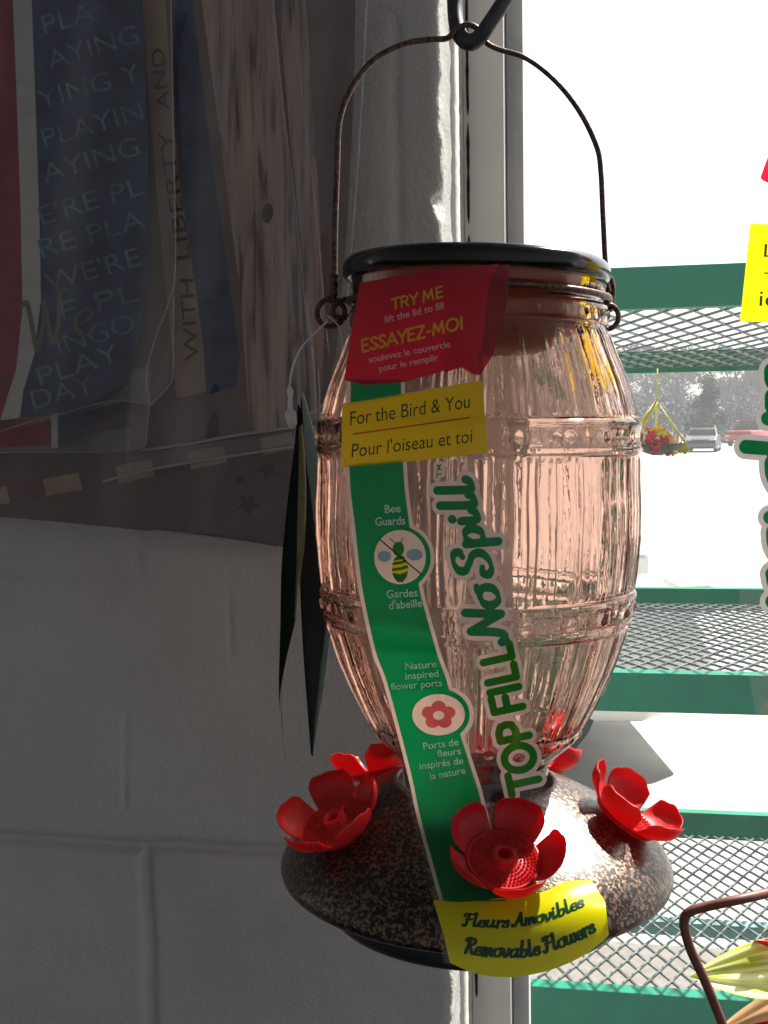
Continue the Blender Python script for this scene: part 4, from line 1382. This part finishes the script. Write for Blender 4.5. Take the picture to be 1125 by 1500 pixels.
# --- the label film with its printing
hY = np.array([380, 400, 440, 480, 560, 640, 700, 800, 900, 1000, 1050, 1100, 1150, 1200, 1230, 1262, 1290, 1312, 1340, 1380, 1440], float)
hH = np.array([190, 194, 205, 210, 226, 243, 246, 244, 237, 210, 195, 180, 168, 168, 184, 214, 247, 268, 289, 302, 307], float)
hh_f = np.linspace(370, 1450, 400)
hv = np.interp(hh_f, hY, hH)
kern = np.ones(13) / 13
hv = np.convolve(np.r_[np.full(6, hv[0]), hv, np.full(6, hv[-1])], kern, 'valid')


def film_depth(px, py):
    h = np.interp(py, hh_f, hv)
    axd = DH * math.cos(PITCH) - zl(np.clip(py, 380, 1300)) * math.sin(PITCH)
    dx = (px - 699) * (1 - h / F_PX)
    bow = dx * dx / (2 * h) * np.interp(py, [1255, 1330], [1.0, 0.35])
    bow = bow + 6 * np.sin(py * .012 + .6) * np.clip((px - 640) / 120, -1, 1) * np.clip((py - 660) / 100, 0, 1) * np.clip((1180 - py) / 100, 0, 1)
    return axd - S * (h - bow)


GX, GY = np.arange(484, 913, 4.0), np.arange(372, 1445, 4.0)
GXX, GYY = np.meshgrid(GX, GY)
FD = film_depth(GXX, GYY)
for _ in range(60):                       # keep the film off the glass and the base
    W = P(GXX, GYY, FD)
    q = (W - OFn) @ FMn
    bad = np.hypot(q[..., 0], q[..., 1]) < feeder_radius(q[..., 2]) + 0.0015
    if not bad.any(): break
    FD = np.where(bad, FD - 0.0005, FD)
for _ in range(14):
    Q = np.pad(FD, 1, mode='edge')
    FD = (Q[:-2, 1:-1] + Q[2:, 1:-1] + Q[1:-1, :-2] + Q[1:-1, 2:] + 2 * Q[1:-1, 1:-1]) / 6


def on_film(px, py, layer):
    px = np.asarray(px, float); py = np.asarray(py, float)
    u = np.clip((px - GX[0]) / 4, 0, len(GX) - 1.001); v = np.clip((py - GY[0]) / 4, 0, len(GY) - 1.001)
    i = u.astype(int); j = v.astype(int); a = u - i; c = v - j
    d = FD[j, i] * (1 - a) * (1 - c) + FD[j, i + 1] * a * (1 - c) + FD[j + 1, i] * (1 - a) * c + FD[j + 1, i + 1] * a * c
    return P(px, py, d - layer)


GL_L = [(548, 514), (690, 512), (770, 520), (850, 529), (900, 538), (960, 552), (1000, 567), (1100, 594), (1150, 606), (1180, 612), (1220, 622), (1260, 633), (1322, 650)]
GL_R = [(548, 587), (690, 591), (770, 600), (860, 614), (900, 624), (960, 641), (1000, 655), (1075, 674), (1150, 698), (1180, 706), (1260, 727), (1322, 742)]
Ls = spline([(x, y) for y, x in GL_L], 6); Rs = spline([(x, y) for y, x in GL_R], 6)
band = union(poly_sdf([tuple(q) for q in Ls] + [tuple(q) for q in Rs[::-1]]), ell_sdf(586, 817, 45, 46), ell_sdf(643, 1047, 45, 38))
cutband = lambda x, y: np.maximum(np.maximum(band(x, y), np.maximum(556 - y, y - 1320)), -poly_sdf([(495, 594), (600, 578), (712, 560), (720, 660), (592, 674), (495, 682)])(x, y))
film_poly = [(q[0] - 13, q[1]) for q in Ls] + [(650, 1410), (725, 1433), (850, 1404), (893, 1370), (886, 1322), (868, 1290), (826, 1200), (806, 1140), (782, 1040), (760, 900), (742, 800), (724, 690), (715, 660), (706, 556)]
lf = flat_mesh('label_film', poly_sdf(film_poly), (495, 545, 900, 1436), 4, on_film, M['film'], feeder, 0.0)


def lab(name, f, box, cell, mat, layer):
    o = flat_mesh(name, f, box, cell, on_film, mat, None, layer)
    o.parent = lf
    o.location = -feeder.location
    return o


def lab_type(name, lines, mat, layer, off=0.0):
    tl = ([], [])
    for (s0, a, b_, cp, sh) in lines: type_on(tl, s0, a, b_, cp, on_film, layer, sh, off)
    o = mesh_obj(name, tl[0], tl[1], mat)
    o.parent = lf; o.location = -feeder.location
    return o


def stroke_caps(s0, a, b_, cap, wt, shear=0.0, space=1.0):
    """heavy monoline capitals along a->b"""
    a = np.array(a, float); b_ = np.array(b_, float); u = (b_ - a) / np.linalg.norm(b_ - a); nrm = np.array([u[1], -u[0]])
    CH = {'T': ([[(0, 1), (.62, 1)], [(.31, 1), (.31, 0)]], .66), 'O': ('o', .92), 'P': ([[(0.05, 0), (.05, 1), (.3, 1), (.5, .9), (.54, .7), (.5, .52), (.3, .42), (.05, .42)]], .62), 'F': ([[(.05, 0), (.05, 1), (.5, 1)], [(.05, .52), (.45, .52)]], .60),
          'I': ([[(.05, 0), (.05, 1)]], .30), 'L': ([[(.05, 1), (.05, 0), (.47, 0)]], .62), ' ': ([], .26), 'R': ([[(0.05, 0), (.05, 1), (.3, 1), (.48, .9), (.52, .72), (.48, .56), (.3, .46), (.05, .46)], [(.3, .46), (.54, 0)]], .64),
          'Y': ([[(0, 1), (.29, .45), (.29, 0)], [(.29, .45), (.58, 1)]], .62), 'M': ([[(.05, 0), (.14, 1), (.42, .2), (.70, 1), (.79, 0)]], .94), 'E': ([[(.48, 1), (.05, 1), (.05, 0), (.48, 0)], [(.05, .52), (.42, .52)]], .58),
          'S': ([[(.44, .86), (.36, .97), (.22, 1), (.08, .9), (.07, .72), (.2, .56), (.36, .44), (.45, .28), (.40, .08), (.25, 0), (.1, .03), (.02, .16)]], .54), 'A': ([[(0, 0), (.36, 1), (.72, 0)], [(.12, .32), (.60, .32)]], .74), 'Z': ([[(.03, 1), (.54, 1), (.03, 0), (.56, 0)]], .64), '-': ([[(.05, .40), (.30, .40)]], .40)}
    tot = sum(CH[c][1] for c in s0)
    k = np.linalg.norm(b_ - a) / tot
    x = 0; fs_ = []
    for c in s0:
        st, adv = CH[c]
        if st == 'o':
            st = [[(.40 + .40 * math.cos(t), .5 + .5 * math.sin(t)) for t in np.linspace(0, 2 * PI, 28)]]
        for q in st:
            fs_.append(line_sdf([tuple(a + u * ((x + p[0] * .92) * k + shear * p[1] * cap) + nrm * p[1] * cap) for p in q], wt))
        x += adv
    return union(*fs_)


A1, A2, A3, A4, A5, A6 = .00008, .00016, .00024, .00032, .00040, .00048
disc1, disc2 = ell_sdf(586, 816, 37.8, 39.6), ell_sdf(642.5, 1047, 38.6, 30.2)
green_only = minus(minus(cutband, disc1), disc2)
lab('green_band', green_only, (500, 545, 760, 1328), 2.5, M['s_green'], A2)
lab('white_border', lambda x, y: np.maximum(np.maximum(band(x, y) - 5.5, -band(x, y)), np.maximum(np.maximum(556 - y, y - 1320), -poly_sdf([(495, 594), (600, 578), (712, 560), (720, 660), (592, 674), (495, 682)])(x, y))), (500, 545, 760, 1328), 2.0, M['s_white'], A2)
o = lab('bee_emblem', disc1, (540, 770, 632, 862), 2, M['s_white'], A2)
lab('flower_emblem', disc2, (600, 1012, 686, 1082), 2, M['s_white'], A2)
lab('bee_wings', union(ell_sdf(563, 815, 10, 8), ell_sdf(607, 812.5, 12, 8.5, .05)), (545, 800, 625, 830), 1, M['ink_blue'], A3)
abd = ell_sdf(586, 833, 12, 20)
lab('bee_body', abd, (570, 808, 602, 856), 1, M['s_lime'], A4)
strp = union(line_sdf([(574, 819.5), (586, 817), (599, 814.5)], 2.6), line_sdf([(574, 826), (587, 824), (599, 820)], 2.0), line_sdf([(573, 835), (587, 833), (600, 829)], 2.0), poly_sdf([(570, 838), (586, 841), (602, 835), (600, 850), (590, 856), (575, 850)]))
lab('bee_stripes', union(inter(strp, abd), ell_sdf(583.5, 804, 8.5, 10.5), poly_sdf([(583, 848), (592, 848), (590, 850), (591.5, 857), (588, 850)]), line_sdf([(579, 796), (571, 789)], .8), line_sdf([(587, 795), (590, 788)], .8)), (565, 784, 605, 860), .8, M['s_leaf'], A5)
lab('bee_slash', line_sdf([(556, 790), (618, 842)], 1.0), (550, 785, 622, 846), 1, M['ink_dark'], A6)
pet = union(*[ell_sdf(642.5 + 15 * math.sin(k * 2 * PI / 5), 1047.5 - 12 * math.cos(k * 2 * PI / 5), 10.5, 9.0) for k in range(5)] + [ell_sdf(642.5, 1047, 12, 10)])
lab('flower_print', minus(pet, ell_sdf(642.5, 1048, 8.2, 6.6)), (612, 1020, 672, 1074), 1, M['ink_pink'], A3)
for lines in ([("Bee", (564, 751.5), (587, 750), 12.5, 0), ("Guards", (550, 770), (593.5, 768), 12.5, 0)], [("Gardes", (566.5, 876), (611.8, 873.5), 12, 0), ("d'abeille", (570, 892.5), (618.5, 888.6), 12, 0)],
              [("Nature", (594, 981), (639.7, 977), 10.5, 0), ("inspired", (594, 995.5), (642.7, 991), 10.5, 0), ("flower ports", (572.7, 1011), (647.8, 1004.7), 10.5, 0)],
              [("Ports de", (620.5, 1098), (672, 1091.5), 10.5, 0), ("fleurs", (641, 1109), (675.5, 1104.5), 10.5, 0), ("inspirés de", (615, 1127), (679, 1118.5), 10.5, 0), ("la nature", (630.5, 1142), (682.5, 1133), 10.5, 0)]):
    lab_type('white_lettering', lines, M['ink_white'], A4, .010)
# red sticker and its see-through second layer
red = [(527, 415), (580, 404), (640, 396), (700, 390), (733, 386), (726, 394), (718, 412), (712, 450), (708, 495), (704, 516), (675, 534), (638, 547), (589, 560), (536, 564), (504, 557), (515, 484)]
lab('red_sticker', poly_sdf(red), (500, 380, 745, 570), 2, M['s_red'], A3)
lab('red_underlayer', poly_sdf([(660, 397), (746, 387), (744, 430), (739, 462), (722, 520), (704, 549), (694, 549), (676, 538), (650, 546), (655, 470)]), (645, 380, 750, 555), 2, M['s_red_clear'], -.0002)
lab('yellow_lettering', union(stroke_caps("TRY ME", (574, 454), (651, 434), 15, 1.35, .2), stroke_caps("ESSAYEZ-MOI", (530, 515.5), (682, 480), 17, 1.6, .2)), (520, 410, 690, 522), .7, M['ink_yellow'], A4)
lab_type('pale_lettering', [("lift the lid to fill", (564, 473), (652, 451.5), 10.5, .18), ("soulevez le couvercle", (541, 531.5), (660, 508), 10, .0), ("pour le remplir", (556, 544.5), (642.5, 527.5), 10, .0)], M['s_white'], A4, .006)
lab('yellow_sticker', poly_sdf([(501.5, 591), (600, 575), (706, 557), (715, 663), (592, 677), (500, 685)]), (498, 552, 720, 690), 2.5, M['s_yellow'], A3)
lab_type('dark_lettering', [("For the Bird & You", (513, 623), (690, 597), 21, .2), ("Pour l'oiseau et toi", (515, 670), (694, 647.5), 20.5, .2)], M['ink_dark'], A4, -.002)
lab('red_rule', line_sdf([(517, 636), (688, 611.7)], 1.0), (512, 606, 692, 641), 1.2, M['ink_red'], A4)
# vertical lettering with white outlines
sf, bx = script_sdf("No Spill", [(742, 933), (731, 880), (717, 820), (703, 765), (691, 703)], 52, .125, .060, .10)
tmf = union(line_sdf([(640, 700), (640, 690)], .8), line_sdf([(640, 695), (647, 694)], .8), line_sdf([(647, 688), (640, 687), (645, 684.5), (640, 682), (647, 681)], .8))
lab('script_outline', union(grow(sf, 6.5), grow(tmf, 4.5)), (bx[0] - 10, bx[1] - 30, bx[2] + 10, bx[3] + 10), 1.3, M['s_white'], A2)
lab('script_lettering', union(sf, tmf), (bx[0], bx[1] - 26, bx[2], bx[3]), 1.0, M['s_green'], A4)


tf = stroke_caps("TOP FILL", (792, 1155), (744, 934), 43, 5.6)
lab('caps_outline', grow(tf, 6.0), (680, 915, 815, 1178), 1.5, M['s_white'], A1)
lab('caps_lettering', tf, (690, 920, 810, 1170), 1.2, M['s_leaf'], A4)
# lower yellow sticker
low_p = spline([(634.5, 1318.7), (682, 1321), (743, 1314), (793, 1307), (829, 1291), (866, 1289)], 4) + [(886.6, 1321), (892, 1370)] + spline([(892, 1370), (876, 1384), (848, 1403.5), (809, 1420), (765, 1430), (727, 1431), (691, 1424), (659, 1410)], 4) + [(650, 1370)]
lab('lower_yellow_sticker', poly_sdf([tuple(q) for q in low_p]), (630, 1284, 896, 1436), 2.5, M['s_lime'], A2)
f1, b1 = script_sdf("Fleurs Amovibles", [(677, 1356), (710, 1358), (745, 1358), (775, 1354), (812, 1345), (856, 1327)], 19, .118, .058, .12)
f2, b2 = script_sdf("Removable Flowers", [(678, 1395), (710, 1400), (765, 1402), (800, 1395), (842, 1380), (873, 1364)], 23, .118, .058, .12)
lab('green_lettering', union(f1, f2), (min(b1[0], b2[0]), min(b1[1], b2[1]), max(b1[2], b2[2]), max(b1[3], b2[3])), .75, M['ink_dark'], A4)

# ================================================================== HANG TAG on the left ring
M['card'] = principled('black_green_card', (0.012, 0.016, 0.016), 0.7, spec=0.0)
M['card_edge'] = principled('olive_card_edge', (0.20, 0.165, 0.045), 0.5, vary=0.3, vscale=90)
M['card_rim'] = principled('pale_card_rim', (0.42, 0.40, 0.30), 0.6)
M['nylon'] = sticker_mat('white_nylon', (0.80, 0.80, 0.84), 0.5)
tagt = thing('hang_tag', P(440, 900, DH), 'folded dark card tag hanging on a white plastic loop left of the bottle', 'tag')


def ribbon(name, left, right, d0, d1, mat, nrow=60, ncol=6, th=.0004):
    yl_ = [q[1] for q in left]; yr_ = [q[1] for q in right]
    Lp = np.array(spline(left, 10)); Rp = np.array(spline(right, 10))
    tt = np.linspace(0, 1, nrow)

    def along(Q):
        L_ = np.r_[0, np.cumsum(np.hypot(*np.diff(Q, axis=0).T))]; L_ /= L_[-1]
        return np.c_[np.interp(tt, L_, Q[:, 0]), np.interp(tt, L_, Q[:, 1])]
    A_, B_ = along(Lp), along(Rp)
    v = []; f = []
    for i in range(nrow):
        for k in range(ncol):
            t = k / (ncol - 1)
            q = A_[i] * (1 - t) + B_[i] * t
            dd = d0 + (d1 - d0) * t + .002 * math.sin(i * .12) + .003 * math.sin(PI * t)
            v.append(P(q[0], q[1], dd))
    for i in range(nrow - 1):
        for k in range(ncol - 1):
            f.append((i * ncol + k, i * ncol + k + 1, (i + 1) * ncol + k + 1, (i + 1) * ncol + k))
    o = mesh_obj(name, v, f, mat, tagt)
    m = o.modifiers.new('thick', 'SOLIDIFY'); m.thickness = th; m.offset = 0
    return o


ribbon('card', [(441, 584), (442, 680), (441, 760), (440, 850), (445, 960), (456, 1104)], [(444, 575), (462, 650), (470, 730), (478, 810), (485, 890), (484, 920), (474, 1000), (458, 1108)], DH - .002, DH + .055, M['card'])
ribbon('card', [(437, 592), (432, 650), (421, 740), (413, 830), (411, 920), (409, 1000), (411, 1050), (417, 1106)], [(440, 600), (445, 690), (444, 780), (438, 840), (435, 890), (432, 912), (420, 965), (412, 1020), (413, 1062), (418.5, 1110)], DH + .045, DH - .012, M['card'])
ribbon('olive_strip', [(438.5, 625), (438, 690), (436, 760), (435, 830), (433, 880), (431.5, 905)], [(443, 622), (447, 680), (447.5, 740), (445, 800), (439, 850), (434.5, 908)], DH - .016, DH - .022, M['card_edge'])
b = MB(); b.tube([P(x, y, DH - .0225) for x, y in spline([(442, 622), (447, 690), (447.5, 745), (444.5, 805), (438, 850), (435, 890), (433, 911), (421, 962), (411.5, 1015), (411.5, 1055), (418, 1109)], 8)], .9 * S, 6); b.build('card_rim', M['card_rim'], tagt)
b = MB(); b.tube([P(x, y, DH + .054) for x, y in spline([(444, 575), (463, 650), (470, 730), (478, 810), (485, 890), (484.5, 920), (475, 1000), (466, 1055), (458, 1108)], 8)], .5 * S, 6); b.build('card_rim', M['card_rim'], tagt)
b = MB()
lp_ = spline([(479, 462), (487, 468), (498, 482), (501, 510), (494, 545), (478, 585), (462, 602), (448, 606)], 8)
b.tube([P(x, y, DH - .004) for x, y in lp_], 1.2 * S, 8)
lp_ = spline([(480, 470), (462, 487), (441, 510), (428, 540), (424, 570)], 8)
b.tube([P(x, y, DH - .018) for x, y in lp_], 1.6 * S, 8)
b.build('tag_loop', M['nylon'], tagt)
b = MB()
pr_ = [(424, 563, 1.8), (424, 568, 3), (424.5, 572, 5), (425, 577, 4.6), (425, 581, 3.4), (425, 598, 3.8), (425, 601, 4.2), (425, 603, 8), (426, 612, 8.6), (428, 622, 7), (429, 628, 3.5)]
b.tube([P(x, y, DH - .018) for x, y, r in pr_], [r * S for x, y, r in pr_], 12); b.build('tag_clasp', M['nylon'], tagt)

# ================================================================== SECOND LABEL at the right edge
D2 = 0.52
sl = thing('label_sheet', P(1180, 1100, D2), 'clear packaging film with a yellow sticker and big green script at the right edge', 'label')


def on_film2(px, py, layer):
    px = np.asarray(px, float); py = np.asarray(py, float)
    d = D2 + 0.00030 * np.abs(px - 1180) ** 1.25 * .5 + .004 * np.sin(py * .006) - layer
    return P(px, py, d)


flat_mesh('film', poly_sdf([(1110, 190), (1290, 190), (1300, 1100), (1118, 1100), (1090, 960), (1081, 850), (1078, 520), (1084, 470)]), (1075, 185, 1305, 1105), 6, on_film2, M['film'], sl)
flat_mesh('red_sticker', poly_sdf([(1113, 262), (1134, 205), (1290, 215), (1290, 320), (1180, 296)]), (1108, 200, 1295, 325), 4, on_film2, M['s_red'], sl, .0006)
flat_mesh('yellow_sticker', poly_sdf([(1099, 327), (1295, 338), (1290, 482), (1084, 470)]), (1080, 322, 1298, 486), 4, on_film2, M['s_yellow'], sl, .0006)
tl = ([], [])
type_on(tl, "L", (1119, 376), (1134, 377), 20, on_film2, .0010)
type_on(tl, "ic", (1112, 448), (1136, 449.5), 24, on_film2, .0010)
mesh_obj('dark_lettering', tl[0], tl[1], M['ink_dark'], sl)
flat_mesh('red_rule', line_sdf([(1120, 400), (1150, 401)], 1.2), (1115, 395, 1155, 406), 1.2, on_film2, M['ink_red'], sl, .0010)
sf, bx = script_sdf("raDm", [(1207, 905), (1204, 780), (1201, 650), (1199, 520)], 150, .070, .045, .03)
flat_mesh('script_outline', grow(sf, 8), (bx[0] - 10, bx[1] - 10, bx[2] + 10, bx[3] + 10), 2, on_film2, M['s_grey'], sl, .0006)
flat_mesh('script_lettering', sf, bx, 1.6, on_film2, M['s_green'], sl, .0012)

# ================================================================== BROWN STAND AND PINWHEEL FLOWER, lower right
M['rust'] = principled('brown_rod_paint', (0.16, 0.045, 0.03), 0.5, vary=0.2, vscale=120, bump=0.2, bscale=300, bdist=0.0005)
DB = 0.62
b = MB(); b.tube([P(x, y, DB + d) for x, y, d in spline([(1240, 1282, .03), (1160, 1300, .02), (1090, 1316, .0), (1030, 1329, .0), (1010, 1336, 0), (1003, 1345, 0), (1003, 1360, 0), (1012, 1392, 0), (1034, 1440, 0), (1058, 1500, 0), (1080, 1560, 0)], 8)], 7.2 * DB / F_PX, 14)
tag(b.build('metal_stand', M['rust']), 'bent brown metal rod frame in front of the lowest mesh shelf', 'stand')
DFW = 0.72
M['lime_leaf'] = None
m, nt, out = new_mat('striped_lime_cloth')
d_ = nt.nodes.new('ShaderNodeBsdfDiffuse'); t_ = nt.nodes.new('ShaderNodeBsdfTranslucent'); mm = nt.nodes.new('ShaderNodeMixShader'); mm.inputs[0].default_value = .6
tcn = nt.nodes.new('ShaderNodeUVMap')
wv = nt.nodes.new('ShaderNodeTexNoise'); wv.inputs['Scale'].default_value = 1.0; wv.inputs['Detail'].default_value = 3
mp = nt.nodes.new('ShaderNodeMapping'); mp.inputs['Scale'].default_value = (1.6, 9.0, 1)
nt.links.new(tcn.outputs[0], mp.inputs[0]); nt.links.new(mp.outputs[0], wv.inputs['Vector'])
r = nt.nodes.new('ShaderNodeValToRGB')
r.color_ramp.elements[0].position = .40; r.color_ramp.elements[0].color = (0.50, 0.55, 0.05, 1)
r.color_ramp.elements[1].position = .56; r.color_ramp.elements[1].color = (0.80, 0.84, 0.50, 1)
nt.links.new(wv.outputs['Fac'], r.inputs[0]); nt.links.new(r.outputs[0], d_.inputs[0]); nt.links.new(r.outputs[0], t_.inputs[0])
nt.links.new(d_.outputs[0], mm.inputs[1]); nt.links.new(t_.outputs[0], mm.inputs[2]); nt.links.new(mm.outputs[0], out.inputs['Surface'])
M['lime_leaf'] = m
M['pink_cloth'] = sticker_mat('pink_cloth', (0.70, 0.10, 0.18), .5)
M['orange_cloth'] = sticker_mat('orange_cloth', (0.62, 0.40, 0.22), .5)
M['red_cloth'] = sticker_mat('deep_red_cloth', (0.50, 0.01, 0.02), .4)
fw = thing('cloth_flower', P(1160, 1470, DFW), 'striped lime and red cloth flower behind the brown rod', 'garden flower')


def petal(name, tip, root_, w, mat, dz=0.0, curl=.02):
    tip = np.array(tip, float); root_ = np.array(root_, float)
    u = root_ - tip; L = np.linalg.norm(u); n_ = np.array([-u[1], u[0]]) / L
    v = []; f = []; uv = []
    nr, nc = 26, 11
    for i in range(nr):
        t = i / (nr - 1); hw = w * math.sin(min(1, t * 1.15) * PI * .62) ** .9
        for k in range(nc):
            s0 = k / (nc - 1) * 2 - 1
            q = tip + u * t + n_ * hw * s0
            v.append(P(q[0], q[1], DFW + dz + curl * (s0 * s0 * .5) + .004 * math.sin(s0 * 7) - .02 * math.sin(PI * t)))
            uv.append((t, k / (nc - 1)))
    for i in range(nr - 1):
        for k in range(nc - 1): f.append((i * nc + k, i * nc + k + 1, (i + 1) * nc + k + 1, (i + 1) * nc + k))
    o = mesh_obj(name, v, f, M[mat], fw)
    ul = o.data.uv_layers.new(name='UVMap')
    for lo_ in o.data.loops: ul.data[lo_.index].uv = uv[lo_.vertex_index]
    return o


petal('petal', (1010, 1430), (1200, 1412), 46, 'lime_leaf')
petal('petal', (1104, 1377), (1220, 1400), 16, 'pink_cloth', -.01)
petal('petal', (1040, 1520), (1210, 1462), 36, 'orange_cloth', .02)
petal('petal', (1072, 1508), (1230, 1500), 14, 'red_cloth', -.02)
